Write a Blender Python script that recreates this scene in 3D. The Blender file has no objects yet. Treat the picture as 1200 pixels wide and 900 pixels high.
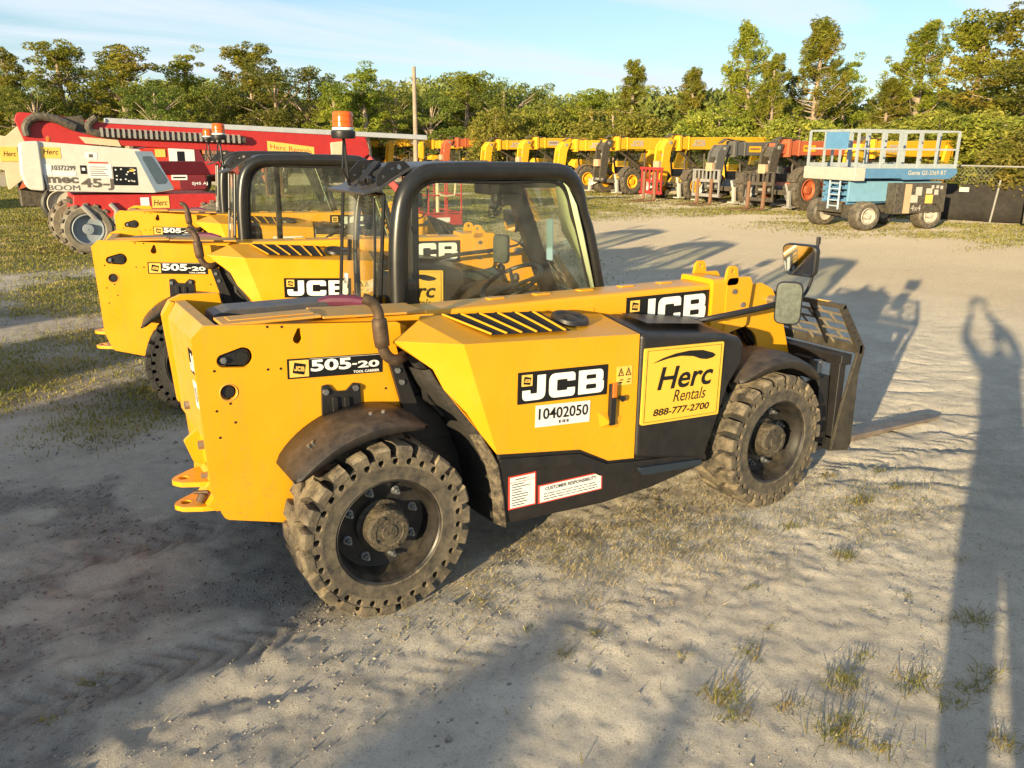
import bpy, bmesh, math, random
import numpy as np
from mathutils import Vector, Matrix
from mathutils.geometry import tessellate_polygon
R = math.radians
random.seed(7); RNG = np.random.default_rng(11)
sc = bpy.context.scene
COL = sc.collection

# ------------------------------------------------------------------ camera
F, PITCH, YAW, CH, CX, CY, ROLL = 982.70, .2758228, 1.0309924, 2.14404, -1.344578, -3.315687, .0101046
FW = Vector((math.cos(YAW)*math.cos(PITCH), math.sin(YAW)*math.cos(PITCH), -math.sin(PITCH)))
RT = Vector((math.sin(YAW), -math.cos(YAW), 0)); UP = RT.cross(FW)
RT, UP = RT*math.cos(ROLL)+UP*math.sin(ROLL), -RT*math.sin(ROLL)+UP*math.cos(ROLL)
CAM = Vector((CX, CY, CH))
def survey(px, py, axis, val):
    """the real place of a measured point, given the plane (x, y or z = val) it lies on"""
    d = FW*F + RT*(px-600) + UP*(450-py)
    return CAM + d*((val-CAM[axis])/d[axis])
def Y(px, py, y): return survey(px, py, 1, y)
def xz(px, py, y):
    p = survey(px, py, 1, y); return (p.x, p.z)

# ------------------------------------------------------------------ materials
MATS = {}
def mat(name, col, rough=.6, metal=0., var=.12, vs=6., dust=0., dustcol=(.36,.27,.17), bump=0., bs=40., spec=.5, streak=0.):
    if name in MATS: return MATS[name]
    m = bpy.data.materials.new(name); m.use_nodes = True; nt = m.node_tree; N, L = nt.nodes, nt.links
    b = N['Principled BSDF']; b.inputs['Roughness'].default_value = rough; b.inputs['Metallic'].default_value = metal
    b.inputs['Specular IOR Level'].default_value = spec
    tc = N.new('ShaderNodeTexCoord')
    n1 = N.new('ShaderNodeTexNoise'); n1.inputs['Scale'].default_value = vs; n1.inputs['Detail'].default_value = 7; n1.inputs['Roughness'].default_value = .65
    L.new(tc.outputs['Object'], n1.inputs['Vector'])
    mr = N.new('ShaderNodeMapRange'); mr.inputs[1].default_value = .3; mr.inputs[2].default_value = .7
    mr.inputs[3].default_value = 1-var; mr.inputs[4].default_value = 1+var*.6
    L.new(n1.outputs['Fac'], mr.inputs[0])
    mx = N.new('ShaderNodeMix'); mx.data_type = 'RGBA'; mx.blend_type = 'MULTIPLY'; mx.inputs[0].default_value = 1
    mx.inputs[6].default_value = (*col, 1); L.new(mr.outputs[0], mx.inputs[7])
    out = mx.outputs[2]
    if dust > 0:
        n2 = N.new('ShaderNodeTexNoise'); n2.inputs['Scale'].default_value = vs*1.7+3; n2.inputs['Detail'].default_value = 9; n2.inputs['Roughness'].default_value = .72
        L.new(tc.outputs['Object'], n2.inputs['Vector'])
        g = N.new('ShaderNodeNewGeometry'); sx = N.new('ShaderNodeSeparateXYZ'); L.new(g.outputs['Normal'], sx.inputs[0])
        m2 = N.new('ShaderNodeMapRange'); m2.inputs[1].default_value = .36; m2.inputs[2].default_value = .72; m2.inputs[3].default_value = 0; m2.inputs[4].default_value = dust
        L.new(n2.outputs['Fac'], m2.inputs[0])
        m3 = N.new('ShaderNodeMapRange'); m3.inputs[1].default_value = .35; m3.inputs[2].default_value = 1; m3.inputs[3].default_value = .55; m3.inputs[4].default_value = 1.6
        L.new(sx.outputs[2], m3.inputs[0])
        mm = N.new('ShaderNodeMath'); mm.operation = 'MULTIPLY'; mm.use_clamp = True; L.new(m2.outputs[0], mm.inputs[0]); L.new(m3.outputs[0], mm.inputs[1])
        mx2 = N.new('ShaderNodeMix'); mx2.data_type = 'RGBA'; L.new(mm.outputs[0], mx2.inputs[0]); L.new(out, mx2.inputs[6]); mx2.inputs[7].default_value = (*dustcol, 1)
        out = mx2.outputs[2]
        m4 = N.new('ShaderNodeMapRange'); m4.inputs[3].default_value = rough; m4.inputs[4].default_value = .9; L.new(mm.outputs[0], m4.inputs[0])
        L.new(m4.outputs[0], b.inputs['Roughness'])
    if streak > 0:
        # run-down dirt, scuffs and fine scratches that belong to the surface
        mp = N.new('ShaderNodeMapping'); mp.inputs['Scale'].default_value = (14,14,1.3); L.new(tc.outputs['Object'], mp.inputs[0])
        n5 = N.new('ShaderNodeTexNoise'); n5.inputs['Scale'].default_value = 1.6; n5.inputs['Detail'].default_value = 7; n5.inputs['Roughness'].default_value = .7; L.new(mp.outputs[0], n5.inputs['Vector'])
        r5 = N.new('ShaderNodeMapRange'); r5.inputs[1].default_value = .52; r5.inputs[2].default_value = .80; r5.inputs[3].default_value = 0; r5.inputs[4].default_value = streak; L.new(n5.outputs['Fac'], r5.inputs[0])
        x5 = N.new('ShaderNodeMix'); x5.data_type = 'RGBA'; L.new(r5.outputs[0], x5.inputs[0]); L.new(out, x5.inputs[6]); x5.inputs[7].default_value = (.30,.20,.09,1); out = x5.outputs[2]
        # specks of mud, denser near the ground
        v6 = N.new('ShaderNodeTexNoise'); v6.inputs['Scale'].default_value = 95; v6.inputs['Detail'].default_value = 3; L.new(tc.outputs['Object'], v6.inputs['Vector'])
        s6 = N.new('ShaderNodeSeparateXYZ'); L.new(tc.outputs['Object'], s6.inputs[0])
        a6 = N.new('ShaderNodeMapRange'); a6.inputs[1].default_value = .45; a6.inputs[2].default_value = 1.25; a6.inputs[3].default_value = .645; a6.inputs[4].default_value = .78; L.new(s6.outputs[2], a6.inputs[0])
        c6 = N.new('ShaderNodeMath'); c6.operation = 'GREATER_THAN'; L.new(v6.outputs['Fac'], c6.inputs[0]); L.new(a6.outputs[0], c6.inputs[1])
        m6 = N.new('ShaderNodeMath'); m6.operation = 'MULTIPLY'; m6.inputs[1].default_value = .55; L.new(c6.outputs[0], m6.inputs[0])
        x6 = N.new('ShaderNodeMix'); x6.data_type = 'RGBA'; L.new(m6.outputs[0], x6.inputs[0]); L.new(out, x6.inputs[6]); x6.inputs[7].default_value = (.22,.15,.09,1); out = x6.outputs[2]
        r7 = N.new('ShaderNodeMapRange'); r7.inputs[1].default_value = .3; r7.inputs[2].default_value = .7; r7.inputs[3].default_value = rough-.10; r7.inputs[4].default_value = rough+.18; L.new(n1.outputs['Fac'], r7.inputs[0]); L.new(r7.outputs[0], b.inputs['Roughness'])
    L.new(out, b.inputs['Base Color'])
    if bump > 0:
        n3 = N.new('ShaderNodeTexNoise'); n3.inputs['Scale'].default_value = bs; n3.inputs['Detail'].default_value = 6
        L.new(tc.outputs['Object'], n3.inputs['Vector'])
        bp = N.new('ShaderNodeBump'); bp.inputs['Strength'].default_value = bump; bp.inputs['Distance'].default_value = .02
        L.new(n3.outputs['Fac'], bp.inputs['Height']); L.new(bp.outputs[0], b.inputs['Normal'])
    MATS[name] = m; return m
def glass(name, tint, fres=1.45, dirt=.06):
    m = bpy.data.materials.new(name); m.use_nodes = True; nt = m.node_tree; N, L = nt.nodes, nt.links
    N.remove(N['Principled BSDF']); o = N['Material Output']
    t = N.new('ShaderNodeBsdfTransparent'); t.inputs[0].default_value = (*tint, 1)
    g = N.new('ShaderNodeBsdfGlossy'); g.inputs['Roughness'].default_value = .03; g.inputs[0].default_value = (.9,.9,.9,1)
    d = N.new('ShaderNodeBsdfDiffuse'); d.inputs[0].default_value = (.5,.47,.4,1)
    lw = N.new('ShaderNodeLayerWeight'); lw.inputs[0].default_value = .5
    pw = N.new('ShaderNodeMath'); pw.operation = 'POWER'; pw.inputs[1].default_value = 4.; L.new(lw.outputs['Facing'], pw.inputs[0])
    f = N.new('ShaderNodeMath'); f.operation = 'MULTIPLY_ADD'; f.inputs[1].default_value = (fres-1)*2.6; f.inputs[2].default_value = .045; L.new(pw.outputs[0], f.inputs[0])
    n = N.new('ShaderNodeTexNoise'); n.inputs['Scale'].default_value = 9; n.inputs['Detail'].default_value = 8
    tc = N.new('ShaderNodeTexCoord'); L.new(tc.outputs['Object'], n.inputs['Vector'])
    mr = N.new('ShaderNodeMapRange'); mr.inputs[1].default_value = .4; mr.inputs[2].default_value = .75; mr.inputs[3].default_value = dirt*.3; mr.inputs[4].default_value = dirt*2
    L.new(n.outputs['Fac'], mr.inputs[0])
    a = N.new('ShaderNodeMixShader'); L.new(f.outputs[0], a.inputs[0]); L.new(t.outputs[0], a.inputs[1]); L.new(g.outputs[0], a.inputs[2])
    c = N.new('ShaderNodeMixShader'); L.new(mr.outputs[0], c.inputs[0]); L.new(a.outputs[0], c.inputs[1]); L.new(d.outputs[0], c.inputs[2])
    L.new(c.outputs[0], o.inputs[0]); MATS[name] = m; return m

# ------------------------------------------------------------------ geometry collector
def tess(pts2, holes=()):
    loops = [[Vector((p[0], p[1], 0)) for p in pts2]] + [[Vector((p[0], p[1], 0)) for p in h] for h in holes]
    return [q for l in loops for q in l], tessellate_polygon(loops)
def area(p): return .5*sum(p[i][0]*p[(i+1)%len(p)][1]-p[(i+1)%len(p)][0]*p[i][1] for i in range(len(p)))
def rounded(pts, r, n=5):
    """round the corners of a 2D outline; r is one radius or one per corner"""
    out = []; k = len(pts)
    for i, p in enumerate(pts):
        ri = r[i] if isinstance(r, (list, tuple)) else r
        a = Vector(pts[i-1][:2]); b = Vector(p[:2]); c = Vector(pts[(i+1) % k][:2])
        u = (a-b); v = (c-b); lu, lv = u.length, v.length
        if ri <= 0 or lu < 1e-6 or lv < 1e-6: out.append((b.x, b.y)); continue
        u /= lu; v /= lv; ang = u.angle(v)
        if ang > 3.05: out.append((b.x, b.y)); continue
        t = min(ri/math.tan(ang/2), lu*.48, lv*.48)
        p0 = b+u*t; p1 = b+v*t
        for j in range(n+1):
            s = j/n; q = p0*(1-s)**2 + b*2*s*(1-s) + p1*s*s
            out.append((q.x, q.y))
    return out
def circ(cx, cy, r, n=20, ry=None, a0=0.): return [(cx+r*math.cos(a0+2*math.pi*i/n), cy+(ry or r)*math.sin(a0+2*math.pi*i/n)) for i in range(n)]
def smooth(pts, k=5):
    P = [Vector(p) for p in pts]; out = []
    for i in range(len(P)-1):
        p0 = P[max(i-1,0)]; p1 = P[i]; p2 = P[i+1]; p3 = P[min(i+2,len(P)-1)]
        for j in range(k):
            t = j/k; out.append(.5*((2*p1)+(p2-p0)*t+(2*p0-5*p1+4*p2-p3)*t*t+(3*p1-p0-3*p2+p3)*t**3))
    return out+[P[-1]]
class G:
    def __init__(s): s.v = []; s.f = []; s.m = []
    def add(s, vs, fs, m=0):
        o = len(s.v); s.v += [tuple(v) for v in vs]; s.f += [tuple(i+o for i in f) for f in fs]; s.m += [m]*len(fs); return s
    def box(s, x0, x1, y0, y1, z0, z1, m=0):
        return s.add([(x0,y0,z0),(x1,y0,z0),(x1,y1,z0),(x0,y1,z0),(x0,y0,z1),(x1,y0,z1),(x1,y1,z1),(x0,y1,z1)],
            [(0,3,2,1),(4,5,6,7),(0,1,5,4),(1,2,6,5),(2,3,7,6),(3,0,4,7)], m)
    def bar(s, a, b, w, h, m=0, up=(0,0,1)):
        a = Vector(a); b = Vector(b); d = (b-a).normalized(); u = Vector(up)
        if abs(d.dot(u)) > .98: u = Vector((1,0,0))
        r = d.cross(u).normalized(); u = r.cross(d)
        vs = [p + r*i*w/2 + u*j*h/2 for p in (a, b) for i, j in ((-1,-1),(1,-1),(1,1),(-1,1))]
        return s.add(vs, [(0,1,2,3),(7,6,5,4),(0,4,5,1),(1,5,6,2),(2,6,7,3),(3,7,4,0)], m)
    def plate(s, out, y0, y1, holes=(), m=0, axis=1):
        """a 2D outline (x,z), extruded from y0 to y1 (axis 1); axis 0: outline (y,z) along x; axis 2: (x,y) along z"""
        if area(out) < 0: out = out[::-1]
        holes = [h if area(h) < 0 else h[::-1] for h in holes]
        def P(p, t): return {1: (p[0], t, p[1]), 0: (t, p[0], p[1]), 2: (p[0], p[1], t)}[axis]
        flip = axis == 1
        loops = [out]+list(holes)
        if not holes:
            n = len(out); vs = [P(p, y0) for p in out]+[P(p, y1) for p in out]
            a = tuple(range(n)); b = tuple(range(2*n-1, n-1, -1))
            if flip: fs = [a, b]
            else: fs = [a[::-1], b[::-1]]
            fs += [(i, i+n, (i+1) % n+n, (i+1) % n) if flip else (i, (i+1) % n, (i+1) % n+n, i+n) for i in range(n)]
            return s.add(vs, fs, m)
        pts, tr = tess(out, holes); n = len(pts)
        vs = [P(p, y0) for p in pts]+[P(p, y1) for p in pts]; fs = []
        for t in tr:
            p = [pts[i] for i in t]
            if area([(q.x, q.y) for q in p]) < 0: t = t[::-1]
            f0 = tuple(t) if flip else tuple(t)[::-1]
            fs.append(f0); fs.append(tuple(i+n for i in f0[::-1]))
        k = 0
        for lp in loops:
            c = len(lp)
            for i in range(c):
                a, b = k+i, k+(i+1) % c
                fs.append((a, a+n, b+n, b) if flip else (a, b, b+n, a+n))
            k += c
        return s.add(vs, fs, m)
    def face(s, pts, m=0): return s.add(pts, [tuple(range(len(pts)))], m)
    def tube(s, path, r, seg=10, m=0, cap=True, up=None):
        path = [Vector(p) for p in path]; n = len(path); rs = r if isinstance(r, (list, tuple)) else [r]*n
        prev = None; vs = []
        for i, p in enumerate(path):
            d = (path[min(i+1, n-1)]-path[max(i-1, 0)]).normalized()
            if prev is None:
                ref = Vector((0,0,1)) if abs(d.z) < .9 else Vector((0,1,0)); a = d.cross(ref).normalized()
            else: a = (prev-d*prev.dot(d)).normalized()
            prev = a; b = d.cross(a)
            vs += [p + (a*math.cos(t)+b*math.sin(t))*rs[i] for t in [2*math.pi*k/seg for k in range(seg)]]
        fs = [(i*seg+k, i*seg+(k+1) % seg, (i+1)*seg+(k+1) % seg, (i+1)*seg+k) for i in range(n-1) for k in range(seg)]
        if cap: fs += [tuple(range(seg))[::-1], tuple((n-1)*seg+k for k in range(seg))]
        return s.add(vs, fs, m)
    def cyl(s, a, b, r, r2=None, seg=16, m=0): return s.tube([a, b], [r, r if r2 is None else r2], seg, m)
    def lathe(s, prof, o, seg=32, m=0, axis='y', cap=False):
        """prof: list of (radius, distance along the axis)"""
        vs = []
        for r, t in prof:
            for k in range(seg):
                a = 2*math.pi*k/seg; c, d = r*math.cos(a), r*math.sin(a)
                p = {'y': (c, t, d), 'x': (t, c, d), 'z': (c, d, t)}[axis]
                vs.append((p[0]+o[0], p[1]+o[1], p[2]+o[2]))
        n = len(prof); fs = [(i*seg+k, (i+1)*seg+k, (i+1)*seg+(k+1) % seg, i*seg+(k+1) % seg) for i in range(n-1) for k in range(seg)]
        if axis != 'y': fs = [f[::-1] for f in fs]
        fs2 = []
        if cap: fs2 = [tuple(range(seg)), tuple((n-1)*seg+k for k in range(seg))]
        return s.add(vs, fs+fs2, m)
    def build(s, name, mats, parent=None, bevel=0., seg=2, ang=30, loc=None, fix=True):
        me = bpy.data.meshes.new(name); me.from_pydata(s.v, [], s.f)
        for q in (mats if isinstance(mats, (list, tuple)) else [mats]): me.materials.append(q)
        me.polygons.foreach_set('material_index', s.m)
        if fix:
            bm = bmesh.new(); bm.from_mesh(me); bmesh.ops.remove_doubles(bm, verts=bm.verts, dist=1e-5)
            bmesh.ops.recalc_face_normals(bm, faces=bm.faces); bm.to_mesh(me); bm.free()
        me.polygons.foreach_set('use_smooth', [True]*len(me.polygons)); me.set_sharp_from_angle(angle=R(ang)); me.update()
        o = bpy.data.objects.new(name, me); COL.objects.link(o)
        if parent: o.parent = parent
        if loc: o.location = loc
        if bevel:
            b = o.modifiers.new('bevel', 'BEVEL'); b.width = bevel; b.segments = seg; b.limit_method = 'ANGLE'; b.angle_limit = R(28); b.harden_normals = True
        return o
def thing(name, label, cat, loc=(0,0,0), rz=0, group=None):
    o = bpy.data.objects.new(name, None); COL.objects.link(o); o.empty_display_size = .2
    o.location = loc; o.rotation_euler = (0,0,rz); o['label'] = label; o['category'] = cat
    if group: o['group'] = group
    return o
def tag(o, label, cat, group=None, kind=None):
    if label: o['label'] = label
    if cat: o['category'] = cat
    if group: o['group'] = group
    if kind: o['kind'] = kind
    return o
def part(name, parent, loc=(0,0,0), rot=(0,0,0)):
    o = bpy.data.objects.new(name, None); COL.objects.link(o); o.parent = parent; o.location = loc; o.rotation_euler = rot; o.empty_display_size = .1; return o
def copy_tree(o, parent=None, skip=()):
    c = o.copy(); COL.objects.link(c); c.parent = parent
    for ch in list(o.children):
        if ch.get('only_here') : continue
        copy_tree(ch, c)
    return c

# ------------------------------------------------------------------ lettering
_txt = {}
def text_geo(s, shear=0., bold=0.):
    k = (s, shear, bold)
    if k not in _txt:
        c = bpy.data.curves.new('t', 'FONT'); c.body = s; c.shear = shear; c.offset = bold; c.resolution_u = 3; c.fill_mode = 'FRONT'
        o = bpy.data.objects.new('t', c); me = bpy.data.meshes.new_from_object(o)
        v = [(q.co.x, q.co.y) for q in me.vertices]; f = [tuple(p.vertices) for p in me.polygons]
        bpy.data.objects.remove(o); bpy.data.curves.remove(c); bpy.data.meshes.remove(me)
        xs = [q[0] for q in v]; ys = [q[1] for q in v]
        _txt[k] = ([((x-min(xs))/(max(xs)-min(xs)), (y-min(ys))/(max(ys)-min(ys))) for x, y in v], f)
    return _txt[k]
LJ = rounded([(.62,1),(.98,1),(.98,0),(0,0),(0,.42),(.34,.42),(.34,.27),(.62,.27)], [.02,.02,.3,.3,.02,.02,.05,.05])
LC = rounded([(1.15,.64),(1.15,1),(0,1),(0,0),(1.15,0),(1.15,.36),(.8,.36),(.8,.27),(.35,.27),(.35,.73),(.8,.73),(.8,.64)], [.02,.28,.3,.3,.28,.02,.02,.05,.07,.07,.05,.02])
LB = (rounded([(0,0),(1.17,0),(1.17,.5),(1.06,.53),(1.13,.56),(1.13,1),(0,1)], [.02,.24,.16,.0,.16,.22,.02]),
      [rounded([(.35,.2),(.82,.2),(.82,.4),(.35,.4)], .06), rounded([(.35,.62),(.8,.62),(.8,.8),(.35,.8)], .06)])
class Decal:
    """a printed board or sticker: flat coloured shapes in layers, u,v run 0..1 over the board"""
    def __init__(s, o, u, v, n, base=.002):
        s.o, s.u, s.v, s.n, s.b = Vector(o), Vector(u), Vector(v), Vector(n), base
        s.g = G(); s.mats = []
    def mi(s, m):
        if m not in s.mats: s.mats.append(m)
        return s.mats.index(m)
    def P(s, p, lay): return s.o+s.u*p[0]+s.v*p[1]+s.n*(s.b+.0012*lay)
    def poly(s, pts, m, lay=1, holes=()):
        q, tr = tess(pts, holes); s.g.add([s.P(p, lay) for p in q], [tuple(t) for t in tr], s.mi(m)); return s
    def rect(s, x0, y0, x1, y1, m, lay=1, r=0.):
        asp = s.u.length/s.v.length
        pts = [(x0,y0),(x1,y0),(x1,y1),(x0,y1)]
        if r:
            pts = rounded([(a*asp, b) for a, b in pts], r); pts = [(a/asp, b) for a, b in pts]
        return s.poly(pts, m, lay)
    def text(s, t, x0, y0, x1, y1, m, lay=2, shear=0., bold=0.):
        v, f = text_geo(t, shear, bold); s.g.add([s.P((x0+a*(x1-x0), y0+b*(y1-y0)), lay) for a, b in v], f, s.mi(m)); return s
    def letters(s, x0, y0, x1, y1, m, lay=2, tilt=0.):
        """the three block letters, filling the box"""
        W = .98+1.15+1.17+.3
        def T(p, off):
            a, b = (p[0]+off)/W, p[1]
            if tilt: a, b = a, b+tilt*(a-.5)
            return (x0+a*(x1-x0), y0+b*(y1-y0))
        s.poly([T(p, 0) for p in LJ], m, lay); s.poly([T(p, 1.13) for p in LC], m, lay)
        s.poly([T(p, 2.43) for p in LB[0]], m, lay, [[T(p, 2.43) for p in h] for h in LB[1]])
        return s
    def badge(s, x0, y0, x1, y1, my, mk, lay=2):
        w, h = x1-x0, y1-y0
        s.rect(x0, y0, x1, y1, my, lay)
        q = lambda a, b: (x0+a*w, y0+b*h)
        s.poly([q(.16,.2),q(.78,.1),q(.86,.72),q(.24,.86)], mk, lay+1)
        s.letters(x0+.24*w, y0+.33*h, x0+.78*w, y0+.62*h, my, lay+2, -.2)
        return s
    def board(s, m, th=.0015, r=0.):
        """the backing itself, with its own thickness"""
        asp = s.u.length/s.v.length
        pts = [(0,0),(1,0),(1,1),(0,1)]
        if r: pts = [(a/asp, b) for a, b in rounded([(a*asp, b) for a, b in pts], r)]
        n = len(pts); i = s.mi(m); a = [s.P(p, 0) for p in pts]; b = [s.P(p, 0)-s.n*(s.b+.0015) for p in pts]
        s.g.add(a+b, [tuple(range(n)), tuple(range(2*n-1, n-1, -1))]+[(k, k+n, (k+1) % n+n, (k+1) % n) for k in range(n)], i); return s
    def done(s, name, parent): return s.g.build(name, s.mats, parent, fix=False)
def dec(TL, TR, BL, y, base=.002):
    a, b, c = Y(*TL, y), Y(*TR, y), Y(*BL, y)
    return Decal(c, b-a, a-c, (0,-1,0), base)
YEL = (.75,.335,.005)
M_yel = mat('yellow_paint', YEL, .34, var=.05, vs=2.5, dust=.08, dustcol=(.50,.36,.16), streak=.22, bump=.02, bs=7)
M_yeld = mat('yellow_paint_dusty', (.66,.29,.015), .5, var=.08, vs=5, dust=.7, dustcol=(.36,.29,.15))
M_blk = mat('black_paint', (.012,.012,.013), .42, var=.3, dust=.05)
M_blkp = mat('black_plastic', (.011,.011,.012), .42, var=.25, dust=.07, bump=.08, bs=160)
M_fen = mat('fender_plastic', (.018,.017,.017), .5, var=.3, dust=.30, dustcol=(.20,.14,.09), bump=.1, bs=120)
M_tube = mat('black_gloss_tube', (.012,.013,.013), .33, var=.3, dust=.05)
M_dark = mat('recess_shade', (.008,.008,.008), .9, var=.2)  # near-black colour stands for the shade inside holes and slots
M_mud = mat('mud_caked_liner', (.02,.018,.016), .8, var=.5, vs=14, dust=.9, dustcol=(.46,.36,.23), bump=.8, bs=22)
M_liner = mat('arch_liner', (.016,.015,.014), .8, var=.5, vs=14, dust=.25, dustcol=(.2,.16,.11), bump=.6, bs=26)
M_tyre = mat('dusty_tyre', (.030,.027,.024), .85, var=.4, vs=3.6, dust=.95, dustcol=(.41,.325,.205), bump=.22, bs=70)
M_tyrei = mat('tyre_sidewall', (.03,.028,.026), .75, var=.4, vs=6, dust=.75, dustcol=(.30,.24,.15), bump=.1, bs=60)
M_tyreb = mat('black_tyre', (.018,.018,.018), .8, var=.4, vs=9, dust=.25, dustcol=(.12,.10,.07), bump=.5, bs=60)
M_rim = mat('rim_black', (.012,.012,.013), .4, var=.4, dust=.16, dustcol=(.30,.23,.14))
M_hub = mat('muddy_hub', (.035,.03,.022), .7, var=.5, vs=18, dust=.55, dustcol=(.26,.2,.12), bump=.5, bs=50)
M_bolt = mat('bolt_zinc', (.35,.36,.36), .35, .8, var=.3)
M_rust = mat('rusty_exhaust', (.10,.065,.04), .65, .4, var=.5, vs=16)
M_forkm = mat('worn_fork_steel', (.24,.19,.15), .5, .35, var=.4, vs=8, dust=.4, dustcol=(.3,.2,.12))
M_guard = mat('muddy_guard_steel', (.03,.027,.022), .6, .2, var=.4, dust=.5, dustcol=(.24,.19,.12))
M_wht = mat('sticker_white', (.72,.72,.70), .5, var=.06, vs=20)
M_ink = mat('sticker_black', (.008,.008,.008), .35, var=.2)
M_cream = mat('letter_cream', (.82,.82,.76), .45, var=.05, vs=12)
M_sy = mat('sticker_yellow', (.82,.50,.10), .45, var=.06)
M_herc = mat('sign_yellow', (.78,.47,.05), .45, var=.05)
M_red = mat('sticker_red', (.55,.05,.03), .5)
M_orl = mat('latch_orange', (.8,.16,.02), .4)
M_amb = mat('amber_lens', (.72,.11,.005), .2, var=.1)
M_gls = glass('cab_glass', (.93,.95,.91), 1.16, .025)
M_grn = mat('pale_green_sheen', (.36,.42,.25), .5, var=.08)
M_mir = mat('mirror_glass', (.75,.76,.74), .04, 1., var=.03)
M_mird = mat('dirty_mirror', (.08,.095,.08), .3, .3, var=.5, vs=30)
M_seat = mat('seat_vinyl', (.02,.02,.02), .6)
M_mar = mat('maroon_cover', (.12,.02,.05), .6, var=.3)
M_blue = mat('pale_blue_plastic', (.33,.50,.66), .35, var=.08)
M_grey = mat('grey_rubber_top', (.05,.055,.07), .45, var=.3, dust=.3)

def tyre_mesh(Ro=.42, W=.30, nl=23, holes=32):
    g = G(); k = Ro/.42
    ra, rb = .330*k, .372*k
    g.lathe([(.252*k,.040),(.258*k,.010),(.266*k,.0),(.300*k,.003),(.326*k,.001)], (0,0,0), 128, m=2).lathe([(.326*k,.001),(ra,.0)], (0,0,0), 128)
    g.lathe([(rb,.0),(.375*k,.018),(.376*k,.05),(.376*k,W-.05),(.375*k,W-.018)], (0,0,0), 128, m=1)
    g.lathe([(.375*k,W-.018),(rb,W),(ra,W),(.26*k,W),(.252*k,W-.04)], (0,0,0), 128)
    n = holes; rc = (ra+rb)/2
    for i in range(n):
        t0, t1 = 2*math.pi*i/n, 2*math.pi*(i+1)/n; tm = (t0+t1)/2
        out = []
        for j in range(4): out.append((ra, t0+(t1-t0)*j/4))
        for j in range(2): out.append((ra+(rb-ra)*j/2, t1))
        for j in range(4): out.append((rb, t1+(t0-t1)*j/4))
        for j in range(2): out.append((rb+(ra-rb)*j/2, t0))
        # starts at (ra,t0): angles of each outer point about the hole centre
        P = [Vector((r*math.cos(t), 0, r*math.sin(t))) for r, t in out]
        c = Vector((rc*math.cos(tm), 0, rc*math.sin(tm)))
        q = [c+(p-c).normalized()*.0165*k for p in P]; m = len(P)
        d = [p+Vector((0,.06,0)) for p in q]
        g.add(P+q+d, [(a, (a+1) % m, (a+1) % m+m, a+m) for a in range(m)]+[(a+m, (a+1) % m+m, (a+1) % m+2*m, a+2*m) for a in range(m)]+[tuple(range(2*m, 3*m))], 0)
    # tread lugs in two staggered rows
    for side in (0, 1):
        for i in range(nl):
            th = 2*math.pi*(i+.5*side)/nl; w = .076
            for seg_ in (0,):
                L = [(-.5*w,-.004),(.5*w,-.004),(.55*w,.07),(.5*w+.055,.165),(.055-.28*w,.172),(-.5*w,.085)]
                vs = []
                for (rr, sc_) in ((.370,1.),(.408,.98),(.421,.92)):
                    cs = sum(p[0] for p in L)/6; cy_ = sum(p[1] for p in L)/6
                    for s_, y_ in L:
                        s2 = cs+(s_-cs)*sc_; y2 = cy_+(y_-cy_)*(sc_ if rr > .41 else 1)
                        if rr > .41 and y_ < 0: y2 = .012
                        if side: y2 = W-y2
                        a = th+(s2/.42)
                        vs.append((rr*k*math.cos(a), y2, rr*k*math.sin(a)))
                fs = [(a+6*b, (a+1) % 6+6*b, (a+1) % 6+6*b+6, a+6*b+6) for a in range(6) for b in (0,1)]+[tuple(range(12,18))]
                g.add(vs, fs, 0)
    return g
TY = tyre_mesh().build('tyre', [M_tyre, M_tyreb, M_tyrei], None, ang=35)
RIMG = G().lathe([(.268,.012),(.256,.004),(.249,.012),(.246,.035),(.236,.05),(.232,.10),(.222,.135),(.19,.142),(.09,.142),(.09,.17)], (0,0,0), 64)
RIMG.lathe([(.262,.30),(.25,.29),(.24,.20),(.09,.19)], (0,0,0), 48)
RIM = RIMG.build('rim', M_rim, None)
hg = G().lathe([(.122,.142),(.122,.12),(.104,.112),(.104,.03),(.094,.016),(.07,.014),(.066,.018),(.04,.018),(.036,.012),(.0005,.012)], (0,0,0), 40)
for a in range(4):
    t = a*math.pi/2+.4; hg.cyl((.082*math.cos(t),.018,.082*math.sin(t)), (.082*math.cos(t),.006,.082*math.sin(t)), .009, seg=8)
HUB = hg.build('hub', M_hub, None)
bg = G().cyl((0,.142,0), (0,.132,0), .021, seg=12).cyl((0,.132,0), (0,.106,0), .0145, seg=6).cyl((0,.106,0), (0,.088,0), .008, seg=8)
BOLT = bg.build('wheel_bolt', M_bolt, None)
def wheel(parent, x, y, flip=False, dark=False, steer=0.):
    w = part('wheel', parent, (x, y, .42), (0, 0, math.pi if flip else steer))
    for i, q in enumerate((TY, RIM, HUB)):
        c = q.copy(); COL.objects.link(c); c.parent = w
        if i == 0 and dark:
            c.data = TYB
    for k in range(8):
        a = k*math.pi/4+.3; c = BOLT.copy(); COL.objects.link(c); c.parent = w; c.location = (.172*math.cos(a), 0, .172*math.sin(a))
    return w
TYB = TY.data.copy(); TYB.materials[0] = M_tyreb; TYB.materials[2] = M_tyreb  # darker tyre set, used on the two farther machines

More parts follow.
